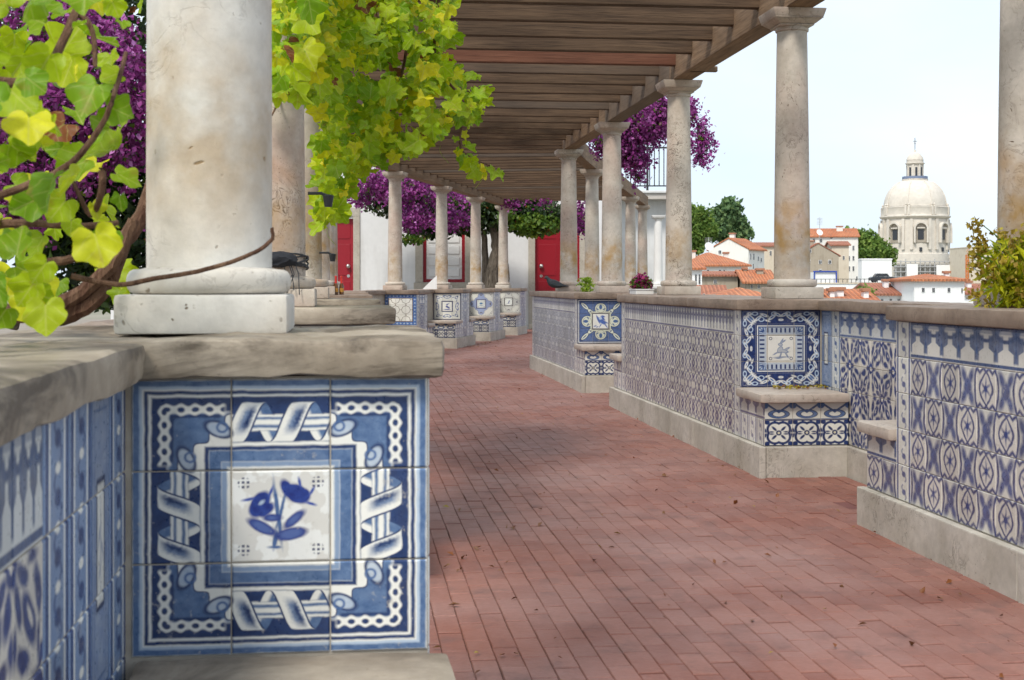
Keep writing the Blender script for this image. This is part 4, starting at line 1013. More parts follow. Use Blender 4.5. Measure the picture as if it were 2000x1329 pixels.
def grape_mass(pts, size, up, dn=1.0, jit=0.3, round_=False):
    n = len(pts); nr = rng.normal(0, 1, (n, 3))*0.55+np.asarray(up); nr /= np.linalg.norm(nr, axis=1)[:, None]
    t = rng.normal(0, 1, (n, 3))*0.7; t[:, 2] -= dn; t -= (t*nr).sum(1)[:, None]*nr; t /= np.linalg.norm(t, axis=1)[:, None]
    a = np.cross(t, nr); sz = size*(1+rng.normal(0, jit, n)).clip(0.45, 1.6); out = np.zeros((n, len(GV[0]), 3)); vi = rng.integers(0, 10, n)+(10 if round_ else 0)
    for k in range(20):
        m = vi == k; g = GV[k]
        out[m] = pts[m][:, None, :]+(a[m][:, None, :]*g[None, :, :1]+t[m][:, None, :]*g[None, :, 1:2]+nr[m][:, None, :]*g[None, :, 2:])*sz[m][:, None, None]
    return out
def in_poly(x, y, poly):
    ins = np.zeros(len(x), bool); n = len(poly)
    for i in range(n):
        x0, y0 = poly[i]; x1, y1 = poly[(i+1) % n]
        c = ((y0 > y) != (y1 > y)) & (x < (x1-x0)*(y-y0)/((y1-y0) if y1 != y0 else 1e-9)+x0); ins ^= c
    return ins
def leaf_objects(parent, q, mat):
    for v in q:
        c = v.mean(0); me = mesh('leaf', v-c, GF, True); add_guv(me, 1); me.materials.append(mat); o = link('leaf', me, None, parent); o.location = c

# ------------------------------------------------------------------ hanging grape vine over the path (spills from the vine-side beam)
gv = empty('grape_vine', 'bright yellow-green grape vine hanging from the pergola over the path', 'vine', (0, 0, 0))
poly = [(535, -60), (890, -60), (880, 60), (872, 128), (935, 160), (940, 200), (925, 240), (905, 262), (860, 232), (850, 262), (800, 285), (765, 300), (740, 298), (715, 330), (690, 345), (672, 385), (655, 425), (632, 440), (626, 380), (628, 200), (590, 175), (535, 165)]
N = 9500; xs_ = rng.uniform(530, 945, N); ys_ = rng.uniform(-60, 445, N); k_ = in_poly(xs_, ys_, poly); xs_, ys_ = xs_[k_], ys_[k_]
# sprays: thin out in patches so that gaps show near the rim
from mathutils import noise as mnoise
keep = np.array([mnoise.noise(Vector((x/38, y/38, 3))) > (-0.06 if x < 760 else 0.05) for x, y in zip(xs_, ys_)]); xs_, ys_ = xs_[keep], ys_[keep]
Zs = 7.0+(xs_-640)*0.0015+rng.normal(0, 0.45, len(xs_)); Zs = Zs-2.1*np.clip((690-xs_)/140, 0, 1)*np.clip((360-ys_)/120, 0, 1)
pts = np.stack([(xs_-CX)/F*Zs, Zs, EYE+(YH-ys_)/F*Zs], 1)
tipsx = [(905, 275), (912, 296), (925, 305), (938, 322), (955, 328), (968, 326), (930, 318), (890, 262), (900, 285), (945, 332), (760, 305), (735, 315), (905, 172), (930, 140), (915, 215), (880, 240)]
tp = np.array([Pn(x+rng.normal(0, 3), y+rng.normal(0, 3), 7.2+rng.normal(0, 0.05)) for x, y in tipsx for _ in range(2)])
pts = np.concatenate([pts, tp]); print('vine leaves', len(pts))
q = grape_mass(pts, 0.072, (0.25, -0.75, 0.45), 1.0, 0.42); order = np.argsort(pts[:, 1]); q = q[order]
leaf_objects(gv, q[:300], VINE)
fm = fast_mesh('foliage', q[300:], NG, GF); add_guv(fm, len(q)-300); fol = link('foliage', fm, VINE, gv); tag(fol, kind='stuff')
def branch(par, pl, r0, r1, mat, name='branch'):
    pl = [Vector(p_) for p_ in pl]; pts_ = []
    for i in range(len(pl)-1):
        for t in np.linspace(0, 1, 6, endpoint=False):
            a_ = pl[max(i-1, 0)]; b_ = pl[i]; c_ = pl[i+1]; d_ = pl[min(i+2, len(pl)-1)]
            pts_.append(0.5*((2*b_)+(c_-a_)*t+(2*a_-5*b_+4*c_-d_)*t*t+(3*b_-a_-3*c_+d_)*t**3))
    pts_.append(pl[-1]); rad = np.linspace(r0, r1, len(pts_)); jj = [p_+Vector(rng.normal(0, r0*0.05, 3)) for p_ in pts_]
    return MB().tube(jj, list(rad), 8).build(name, mat, par, smooth=True)
vt = LEFT.w(-0.22, 2.6)
branch(gv, [(vt.x, vt.y, 0.9), LEFT.w(-0.18, 2.75, 1.6), LEFT.w(-0.16, 2.9, 2.4), LEFT.w(0.05, 3.3, 2.86), LEFT.w(0.4, 4.2, 2.9), LEFT.w(0.8, 5.0, 2.86)], 0.03, 0.012, VINEBARK, 'trunk')
for pl in ([P(720, -40, 7), P(735, 60, 7.0), P(690, 130, 6.9), P(640, 190, 6.8)], [P(600, -30, 5.6), P(560, 150, 5.3), P(531, 226, 4.9)], [P(860, -30, 7.2), P(850, 120, 7.2), P(905, 200, 7.2), P(900, 290, 7.2), P(965, 328, 7.2)], [P(800, -40, 7.1), P(790, 120, 7.1), P(745, 260, 7.0), P(700, 340, 6.9)]):
    branch(gv, pl, 0.010, 0.003, VINEBARK)
for x, y in ((905, 300), (945, 335), (860, 285), (690, 350), (640, 445)):
    c = [P(x+t*18*math.sin(t*2+x), y+t*34, 7.2) for t in np.linspace(0, 1, 5)]; MB().tube(c, 0.0014, 4).build('tendril', VINE, gv)

# near vine on the left, behind and beside the white column
nv = empty('grape_vine', 'blurred yellow-green grape vine with brown branches beside the near white column', 'vine', P(150, 620, 2.5))
nv.location = (0, 0, 0)
npx = []
for _ in range(6000):
    x, y = rng.uniform(-60, 245), rng.uniform(-60, 600)
    if y > 470 and x > 120: continue
    if all((x-a)**2+(y-b)**2 > 38**2 for a, b in npx): npx.append((x, y))
npx += [(75, 560), (40, 590), (88, 606), (20, 620)]
pts = np.array([Pn(x, y, 1.95+rng.normal(0, 0.18)) for x, y in npx])
q = grape_mass(pts-np.array([0, 0, -0.02]), 0.047, (0.1, -1.1, 0.35), 0.9, 0.3, True); leaf_objects(nv, q, VINED)
bx = [(rng.uniform(-40, 300), rng.uniform(-50, 560)) for _ in range(22)]
pts = np.array([Pn(x, y, 2.95+rng.normal(0, 0.15)) for x, y in bx]); q = grape_mass(pts, 0.075, (0.1, -0.8, 0.45)); leaf_objects(nv, q, VINED)
for pl, r0, r1 in (([P(70, 628, 2.72), P(150, 606, 2.72), P(205, 560, 2.74), P(238, 480, 2.76), P(285, 400, 2.8), P(330, 200, 2.85), P(300, -60, 2.9)], 0.022, 0.014),
                   ([P(-40, 610, 2.6), P(60, 612, 2.66), P(130, 590, 2.7), P(215, 520, 2.72), P(262, 430, 2.74)], 0.02, 0.012),
                   ([P(-30, 392, 1.9), P(60, 360, 1.9), P(140, 318, 1.9), P(195, 250, 1.9), P(222, 190, 1.9), P(246, 104, 1.95)], 0.006, 0.003),
                   ([P(-20, 440, 2.1), P(60, 436, 2.1), P(140, 442, 2.1), P(230, 436, 2.15)], 0.008, 0.004),
                   ([P(200, 330, 1.95), P(197, 380, 1.95), P(176, 420, 2.0), P(140, 350, 2.0)], 0.006, 0.003),
                   ([P(140, 540, 2.22), P(230, 556, 2.22), P(300, 545, 2.16), P(400, 527, 2.16), P(490, 497, 2.18), P(529, 470, 2.2), P(531, 445, 2.2)], 0.0048, 0.0028),
                   ([P(-20, 160, 1.9), P(80, 148, 1.9), P(150, 20, 1.95), P(170, -40, 2.0)], 0.008, 0.005), ([P(150, 20, 1.95), P(180, 60, 1.95), P(186, 130, 1.95)], 0.005, 0.003),
                   ([P(80, 515, 2.2), P(150, 505, 2.2), P(215, 495, 2.25)], 0.008, 0.006)):
    branch(nv, pl, r0, r1, VINEBARK)

# ------------------------------------------------------------------ bougainvilleas
def boug(label, els_p, n_p, els_g, n_g, size, trunks, per=36, rad=0.05, gmat=DKLEAF, gsize=None):
    e = empty('bougainvillea', label, 'bougainvillea', (0, 0, 0))
    c = in_ellipsoids(els_p, n_p//per); o = link('blossom', cards_mesh('blossom', clumps(c, per, rad), size, 0.75), BRACT, e); tag(o, kind='stuff')
    # arching sprays that break the outline
    sp_ = []
    for c0, rr_, w_ in els_p:
        for _ in range(max(1, int(9*w_/sum(t_[2] for t_ in els_p)*4))):
            d = rng.normal(0, 1, 3); d[1] *= 0.5; d[2] = abs(d[2])*0.4; d /= np.linalg.norm(d); st_ = np.asarray(c0)+d*np.asarray(rr_)*0.8
            ln = (0.9+rng.random())*rr_[2]*0.7
            for t in np.linspace(0, 1, 5): sp_.append(st_+d*ln*t*0.7+np.array([0, 0, -ln*0.9*t*t]))
    o = link('blossom', cards_mesh('blossom', clumps(sp_, max(6, per//3), rad*0.6), size, 0.75), BRACT, e); tag(o, kind='stuff')
    o = link('foliage', cards_mesh('foliage', in_ellipsoids(els_p, n_p//9), size*1.2, 0.5), MIDLEAF, e); tag(o, kind='stuff')
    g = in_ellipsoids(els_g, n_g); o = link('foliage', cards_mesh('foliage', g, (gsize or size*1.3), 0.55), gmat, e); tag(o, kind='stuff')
    for pl, r0, r1 in trunks: branch(e, pl, r0, r1, BARK, 'trunk' if r0 > 0.05 else 'branch')
    return e
Z_ = 29.2; k_ = Z_/F
def EL(x, y, rx, ry, Z, rz_, w_=1): return (Pn(x, y, Z), (rx*Z/F, rz_, ry*Z/F), w_)
boug('purple and dark green bougainvillea tree with twisted trunk before the white house',
     [EL(735, 358, 48, 30, 28.6, 0.5, 1.3), EL(705, 385, 22, 18, 28.6, 0.3, 0.5), EL(800, 370, 60, 40, 28.4, 0.5, 2), EL(815, 430, 40, 26, 28.5, 0.4, 1), EL(870, 385, 40, 26, 28.6, 0.4, 0.9), EL(885, 430, 30, 20, 28.8, 0.4, 0.35), EL(1136, 428, 13, 34, 28.0, 0.3, 0.6), EL(997, 392, 12, 7, 27.5, 0.2, 0.2), EL(1050, 390, 30, 6, 27.5, 0.2, 0.15)], 7000,
     [EL(800, 380, 110, 52, 29.6, 0.6, 3), EL(920, 420, 90, 42, 29.6, 0.6, 2.5), EL(845, 440, 60, 30, 29.4, 0.5, 1), EL(1045, 425, 75, 38, 29.4, 0.6, 2), EL(1000, 400, 60, 25, 29.4, 0.5, 1)], 15000, 0.062,
     [([P(955, 590, 29.6), P(962, 530, 29.6), P(970, 480, 29.6), P(955, 420, 29.6), P(900, 390, 29.5)], 0.17, 0.07), ([P(982, 590, 29.7), P(985, 520, 29.7), P(968, 470, 29.7), P(985, 420, 29.6), P(1050, 400, 29.4)], 0.12, 0.05), ([P(948, 600, 29.7), P(948, 520, 29.7), P(945, 450, 29.7)], 0.10, 0.06)], rad=0.085, gsize=0.10)
e = bpy.data.objects[[o.name for o in bpy.data.objects if o.name.startswith('bougainvillea')][-1]]
o = link('foliage', cards_mesh('foliage', in_ellipsoids([EL(1045, 440, 55, 26, 28.9, 0.3, 1), EL(800, 468, 40, 10, 28.4, 0.3, 0.2), EL(990, 420, 20, 14, 28.9, 0.3, 0.3)], 1100), 0.10, 0.6), MIDLEAF, e); tag(o, kind='stuff')
boug('purple bougainvillea hedge seen through the near vine leaves',
     [EL(60, 60, 150, 120, 8.6, 0.35, 1), EL(60, 290, 130, 150, 8.4, 0.4, 1.4), EL(230, 200, 60, 160, 8.6, 0.3, 1), EL(20, 420, 80, 60, 8.4, 0.3, 0.5)], 15000,
     [EL(100, 200, 280, 330, 9.4, 0.5, 1), EL(200, 470, 200, 140, 9.3, 0.4, 0.35)], 15000, 0.034,
     [([P(20, 640, 9.3), P(60, 520, 9.3), P(110, 350, 9.3), P(160, 100, 9.3)], 0.06, 0.03)], rad=0.045, gsize=0.07)
boug('purple bougainvillea spilling over the city-side corner of the pergola roof',
     [EL(1255, 240, 55, 42, 16.4, 0.5, 2.2), EL(1215, 285, 34, 30, 16.6, 0.35, 0.9), EL(1180, 280, 24, 16, 16.6, 0.3, 0.5), EL(1238, 308, 24, 16, 16.5, 0.3, 0.4), EL(1285, 212, 32, 16, 16.3, 0.3, 0.5), EL(1350, 222, 7, 22, 16.0, 0.1, 0.14), EL(1368, 262, 9, 24, 16.0, 0.1, 0.18), EL(1376, 290, 7, 14, 16.0, 0.08, 0.08), EL(1366, 310, 5, 12, 16.0, 0.07, 0.05), EL(1246, 348, 6, 8, 16.6, 0.08, 0.08),
      ((-0.6, 15.0, 3.35), (1.5, 1.0, 0.26), 1.2), ((-0.4, 15.8, 4.0), (1.7, 0.7, 0.5), 1.6)], 19000,
     [EL(1260, 245, 45, 34, 16.6, 0.4, 1), EL(1235, 318, 22, 14, 16.7, 0.2, 0.2), ((-0.6, 14.8, 3.15), (1.7, 1.3, 0.22), 1.2)], 3500, 0.042,
     [([(1.0, 17.2, 2.8), (0.9, 16.6, 2.95), (0.3, 15.6, 3.05), (-0.8, 14.8, 3.05)], 0.03, 0.02)], rad=0.065, gmat=MIDLEAF, gsize=0.06)
branch(bpy.data.objects['bougainvillea.002'], [(0.70, 16.75, 0.0), (0.72, 16.7, 1.6), (0.72, 16.65, 2.4), (0.85, 16.6, 2.95)], 0.06, 0.03, BARK, 'trunk')

# ------------------------------------------------------------------ small things on the parapets
SPRIG = leaf_mat('sprig_leaves', [(0.16, 0.30, 0.02), (0.30, 0.42, 0.03), (0.40, 0.50, 0.05)], 0.4, brown=0.0)
PETAL = leaf_mat('red_purple_petals', [(0.22, 0.015, 0.06), (0.36, 0.03, 0.14), (0.30, 0.02, 0.22)], 0.3, brown=0.0)
BRFLOW = leaf_mat('brown_flower_heads', [(0.26, 0.17, 0.02), (0.40, 0.29, 0.03), (0.48, 0.40, 0.05)], 0.3, brown=0.0)
TERRA = plain('terracotta', (0.36, 0.17, 0.10), 0.8, 0.2)
# potted plant at the right
pc = RIGHT.w(0.12, -3.00, CAPZ)
e = empty('potted_plant', 'yellow-green potted plant with brown flower heads at the right picture edge', 'plant', pc)
MB().lathe([(0.04, 0.0), (0.052, 0.05), (0.058, 0.052), (0.058, 0.064), (0.05, 0.063), (0.046, 0.05)], 24).build('pot', TERRA, e, smooth=True)
st = MB(); heads = []; blades = [Vector((rng.normal(0, 0.06), rng.normal(-0.03, 0.05), abs(rng.normal(0.03, 0.05)))) for _ in range(300)]
for k in range(130):
    a = rng.uniform(0, 2*PI); ln = rng.uniform(0.12, 0.29); ti = abs(rng.normal(0.0, 0.75)); ln *= 0.82; d = Vector((math.cos(a)*math.sin(ti), math.sin(a)*math.sin(ti), math.cos(ti)))
    b = Vector((rng.normal(0, 0.025), rng.normal(0, 0.025), 0.055)); m1 = b+d*ln*0.55; t1 = b+d*ln+Vector((math.cos(a), math.sin(a), -0.7))*0.05*rng.random()
    st.tube([b, m1, t1], [0.0032, 0.0026, 0.0015], 5)
    if k % 2 == 0: heads.append(t1)
    for t in rng.uniform(0.0, 1.0, 9): blades.append(b.lerp(t1, t)+Vector(rng.normal(0, 0.012, 3)))
for y0 in (0.25, 0.05):
    b = Vector((-0.02, 0, 0.12)); t1 = Vector((-0.16, 0.0, y0+0.06)) if y0 > 0.1 else Vector((-0.12, 0.0, 0.0)); st.tube([b, (b+t1)/2+Vector((0, 0, 0.04)), t1], [0.003, 0.0025, 0.0015], 5); heads += [t1+Vector(rng.normal(0, 0.012, 3))+Vector((0, 0, -0.03*j)) for j in range(6)]
st.build('stems', SPRIG, e)
tag(link('leaves', cards_mesh('leaves', np.array(blades), 0.044, 0.26, (0, -0.5, 0.2)), leaf_mat('pot_leaves', [(0.32, 0.36, 0.010), (0.56, 0.55, 0.012), (0.70, 0.62, 0.03)], 0.4, brown=0.0), e), kind='stuff')
tag(link('flower_heads', cards_mesh('flower_heads', clumps(np.array(heads), 22, 0.014), 0.017, 0.8), BRFLOW, e), kind='stuff')
# flower planter
pc = Vector(P(1253, 577, 11.05)); pc.z = CAPZ
e = empty('flower_planter', 'small white planter of dark red flowers between the stained and veined columns', 'planter', pc, RIGHT.rz)
m = MB().bbox(-0.07, 0.07, -0.13, 0.13, 0.002, 0.035, 0.004); m.bbox(-0.075, 0.075, -0.135, 0.135, 0.036, 0.045, 0.003)
m.build('box', WHITE, e); els = [((0, 0, 0.09), (0.09, 0.13, 0.055), 1)]
tag(link('foliage', cards_mesh('foliage', in_ellipsoids(els, 350), 0.03, 0.6), MIDLEAF, e), kind='stuff'); tag(link('blossom', cards_mesh('blossom', in_ellipsoids([((0, 0, 0.085), (0.085, 0.12, 0.045), 1), ((0.02, 0.07, 0.12), (0.04, 0.05, 0.04), 0.3), ((0.0, -0.09, 0.10), (0.05, 0.06, 0.04), 0.3)], 900)+rng.normal(0, 0.012, (900, 3)), 0.022, 0.8), PETAL, e), kind='stuff')
# small green herb
pc = Vector(P(1146, 572, 14.8)); pc.z = CAPZ
e = empty('green_herb', 'small bright green leafy herb on the parapet behind the star panel', 'plant', pc)
sp = np.array([[rng.normal(0, 0.04), rng.normal(0, 0.04), rng.uniform(0.0, 0.15)] for _ in range(300)]); tag(link('foliage', cards_mesh('foliage', sp, 0.035, 0.45), SPRIG, e), kind='stuff')
sm = MB()
for k in range(12): sm.tube([(rng.normal(0, 0.01), rng.normal(0, 0.01), 0), (rng.normal(0, 0.04), rng.normal(0, 0.04), 0.14)], 0.003, 5)
sm.build('stems', SPRIG, e)
# pigeon
pc = Vector(P(1083, 572, 16.05)); pc.z = CAPZ
def pigeon_mat():
    M = Mat('pigeon_feathers', 0.6); o = M.obj(False); n = M.noise(o, 60, 4); n2 = M.noise(o, 25, 3); M.col(M.mix(M.ramp(n2, 0.45, 0.6), M.mix(n, (0.018, 0.02, 0.024), (0.08, 0.085, 0.095)), (0.03, 0.045, 0.05))); return M.m
e = empty('pigeon', 'dark grey pigeon standing on the end of the faded tiled parapet', 'pigeon', pc)
spine = [(-0.128, 0.150, 0.002, 0.002), (-0.117, 0.152, 0.005, 0.005), (-0.106, 0.157, 0.016, 0.017), (-0.092, 0.160, 0.020, 0.021), (-0.078, 0.150, 0.018, 0.020), (-0.066, 0.128, 0.024, 0.028), (-0.045, 0.105, 0.042, 0.043), (-0.01, 0.088, 0.052, 0.050), (0.03, 0.078, 0.050, 0.044), (0.07, 0.070, 0.036, 0.030), (0.10, 0.066, 0.026, 0.016), (0.14, 0.062, 0.027, 0.008), (0.165, 0.060, 0.024, 0.004)]
vs, fs = [], []
for i, (x, z, ry, rz_) in enumerate(spine):
    p0 = spine[max(i-1, 0)]; p1 = spine[min(i+1, len(spine)-1)]; d = Vector((p1[0]-p0[0], 0, p1[1]-p0[1])).normalized(); up = Vector((-d.z, 0, d.x))
    for k in range(14):
        a = 2*PI*k/14; q_ = Vector((x, 0, z))+Vector((0, 1, 0))*math.cos(a)*ry+up*math.sin(a)*rz_; vs.append(tuple(q_))
for i in range(len(spine)-1):
    for k in range(14): fs.append((i*14+k, i*14+(k+1) % 14, (i+1)*14+(k+1) % 14, (i+1)*14+k))
fs.append(tuple(range(14))[::-1]); fs.append(tuple((len(spine)-1)*14+k for k in range(14)))
o = link('body', mesh('body', vs, fs, True), pigeon_mat(), e); fixn(o)
for s_ in (-1, 1):
    wg = [(-0.04, 0.125), (0.0, 0.125), (0.06, 0.10), (0.13, 0.070), (0.07, 0.062), (0.0, 0.068), (-0.04, 0.09)]
    MB().prism(wg, s_*0.046, s_*0.054, 'xz').build('wing', pigeon_mat(), e)
    MB().tube([(0.01, s_*0.02, 0.055), (0.005, s_*0.02, 0.004)], 0.004, 6).tube([(-0.02, s_*0.02, 0.004), (0.02, s_*0.02, 0.004)], 0.003, 5).build('leg', plain('bird_leg', (0.35, 0.08, 0.07)), e)
    bm = bmesh.new(); bmesh.ops.create_icosphere(bm, subdivisions=1, radius=0.004); MB().addbm(bm).build('eye', plain('bird_eye', (0.5, 0.16, 0.03), 0.2), e, (-0.100, s_*0.0165, 0.163))
# two bottles with red caps on the vine-side parapet
GLB = Mat('brown_bottle_glass', 0.08, 0.6); GLB.col((0.16, 0.06, 0.01)); GLB.b.inputs['Transmission Weight'].default_value = 0.35
REDCAP = plain('red_label', (0.52, 0.03, 0.02), 0.45)
for k, (x, lab) in enumerate(((656, 'small brown bottle with red neck, the one nearer the column'), (667, 'small brown bottle with red neck, the one nearer the red door'))):
    pc = Vector(P(x, 577, 10.72+0.05*k)); pc.z = CAPZ+0.002
    e = empty('bottle', lab, 'bottle', pc, 0, 'bottles on the parapet')
    MB().lathe([(0.016, 0), (0.0185, 0.003), (0.019, 0.06), (0.0165, 0.072), (0.010, 0.088)], 16).build('body', GLB.m, e, smooth=True)
    MB().lathe([(0.0102, 0.0885), (0.0095, 0.10), (0.0085, 0.125), (0.0085, 0.135)], 14).build('neck_label', REDCAP, e, smooth=True); MB().lathe([(0.0105, 0.1352), (0.0105, 0.143), (0.009, 0.146)], 14).build('bottle_cap', REDCAP, e, smooth=True)
    MB().lathe([(0.0193, 0.02), (0.0193, 0.05)], 16, cap=False).build('label_band', plain('ochre_label', (0.42, 0.20, 0.03)), e)
# black lamp cups and cable bundle on the vine-side columns
def lamp(pt, label):
    e = empty('column_lamp', label, 'lamp', pt, 0, 'small black lamps strapped to the columns')
    MB().tube([(-0.05, 0, 0.0), (0.0, 0, 0.0), (0.02, 0, -0.01)], 0.006, 6).build('bracket', IRON, e); MB().lathe([(0.014, -0.05), (0.02, -0.012), (0.02, -0.008), (0.006, -0.004)], 14, (0.025, 0, 0)).build('lamp_cup', IRON, e)
    return e
lamp(Vector(P(641, 494, 7.85)), 'small black lamp cup hanging low on the column by the red door')
lamp(Vector(P(628, 378, 5.1)), 'small black lamp at the edge of the vine, on the pinkish column')
c2 = LEFT.w(0, SP, CAPZ)
e = empty('cable_bundle', 'black cloth and cables tied round the foot of the pinkish column', 'cables', c2)
bm = bmesh.new(); bmesh.ops.create_icosphere(bm, subdivisions=3, radius=1)
for v in bm.verts:
    v.co = Vector((v.co.x*0.075, v.co.y*0.03, v.co.z*0.028))*(1+0.35*mnoise.noise(v.co*3))
MB().addbm(bm).build('cloth', plain('black_cloth', (0.02, 0.022, 0.028), 0.9), e, (0.02, -0.13, 0.175), smooth=True)
cb = MB()
for k in range(6):
    cb.tube([(0.113*math.sin(t), -0.113*math.cos(t), 0.15+0.012*math.sin(2*t+k*1.3)+0.007*k) for t in np.linspace(-PI, PI, 28)], 0.0035, 6)
for k in range(5):
    s0_ = Vector((rng.uniform(0.02, 0.09), -0.13, 0.16)); cb.tube([s0_, s0_+Vector((0.015, -0.012, -0.04)), s0_+Vector((rng.uniform(-0.02, 0.04), -0.02, -0.09-0.03*rng.random()))], 0.002, 5)
cb.build('cables', IRON, e)
# folded white paper beside the far column
pc = Vector(P(841, 567, 22.0)); pc.z = CAPZ+0.002; e = empty('folded_paper', 'white folded paper standing beside the column before the shuttered window', 'paper', pc)
MB().prism([(-0.13, 0), (0.10, 0), (0.10, 0.22)], -0.02, 0.02, 'xz').build('sheet', WHITE, e)
# fallen petals on the seat of the hare bench
YEL = leaf_mat('fallen_yellow_petals', [(0.35, 0.28, 0.03), (0.48, 0.40, 0.05), (0.25, 0.16, 0.03)], 0.2, brown=0.1)
pp = np.array([np.array(RIGHT.w(0.25-0.30*rng.random(), -NE-0.10-abs(rng.normal(0, 0.05)), 0.437+0.012*rng.random())) for _ in range(130)])
tag(link('fallen_petals', cards_mesh('fallen_petals', pp, 0.018, 0.8, (0, 0, 1.5)), YEL), 'heap of fallen yellow petals on the seat below the hare panel', 'petals', kind='stuff')
LIT = leaf_mat('dry_leaf_litter', [(0.14, 0.055, 0.03), (0.28, 0.15, 0.06), (0.42, 0.32, 0.05)], 0.1, brown=0.3)
pp = []
for _ in range(420):
    Yv = 3.4+27*rng.random()**1.6; q_ = LEFT.w(0, 0); x0 = -0.15-0.115*(Yv-2.43) if Yv < 16 else -2.2+0.2*(Yv-16); x1 = x0+2.0
    u_ = rng.random(); u_ = u_**2.5 if rng.random() < 0.5 else 1-(1-u_)**2.5
    pp.append((x0+u_*(x1-x0), Yv, 0.006+0.004*rng.random()))
for _ in range(130):
    q_ = FARL.w(0.46+abs(rng.normal(0, 0.12)), rng.uniform(2.2, 5.0), 0.008); pp.append((q_.x, q_.y, 0.006+0.02*rng.random()))
for x, y in ((880, 1085), (905, 1092), (960, 1110), (975, 1118), (1000, 1035), (945, 1080), (870, 1110), (930, 1075), (895, 1118), (985, 1105)):
    q_ = P(x, y, F/(y-YH)); pp += [(q_.x, q_.y, 0.007), (q_.x+0.01, q_.y+0.02, 0.009)]
tag(link('leaf_litter', cards_mesh('leaf_litter', np.array(pp), 0.022, 0.5, (0, 0, 1.6)), LIT), 'scattered dry leaves lying on the red brick path', 'leaves', kind='stuff')

# ------------------------------------------------------------------ the city beyond the parapet
def rooftile_mat(name, a, b):
    M = Mat(name, 0.85); p = M.world(); n = M.noise(p, 0.5, 6, 0.7); n2 = M.noise(p, 4, 4); c = M.val(M.mix(M.ramp(n, 0.3, 0.7), a, b), m_('MULTIPLY_ADD', n2, 0.6, 0.7))
    wv = M.node('ShaderNodeTexWave'); wv.inputs['Scale'].default_value = 1.1; wv.bands_direction = 'X'; wv.inputs['Distortion'].default_value = 1.5; M.t.links.new(M.obj(False), wv.inputs['Vector']); f_ = V(M.t, wv.outputs['Fac'])
    n8 = M.noise(M.obj(False), 1.4, 5, 0.7, sc=(1, 0.3, 1)); c = M.mix(M.ramp(n8, 0.5, 0.72)*0.6, c, (0.20, 0.12, 0.08)); M.col(M.val(c, m_('MULTIPLY_ADD', f_, 0.35, 0.78))); M.bump(f_, 0.8, 0.1); return M.m
RF = rooftile_mat('orange_roof_tiles', (0.42, 0.13, 0.055), (0.52, 0.21, 0.10)); RF2 = rooftile_mat('brown_red_roof_tiles', (0.30, 0.10, 0.06), (0.40, 0.17, 0.10))
CW1 = plaster_mat('lime_white', (0.74, 0.72, 0.67), (0.55, 0.50, 0.43), 0.6); CW2 = plaster_mat('cream_wall', (0.60, 0.53, 0.42), (0.42, 0.34, 0.25), 0.8); CW3 = plaster_mat('grey_brown_wall', (0.36, 0.31, 0.24), (0.22, 0.18, 0.13), 0.9)
CW4 = plaster_mat('bright_white', (0.80, 0.80, 0.79), (0.66, 0.64, 0.60), 0.3)
PANE = plain('dark_window', (0.035, 0.038, 0.045), 0.2, 0.3)
CHST = stone_mat('church_limestone', (0.56, 0.51, 0.44), (0.66, 0.61, 0.535), 0.0, scale=0.02)
GH = 'houses on the hillside'
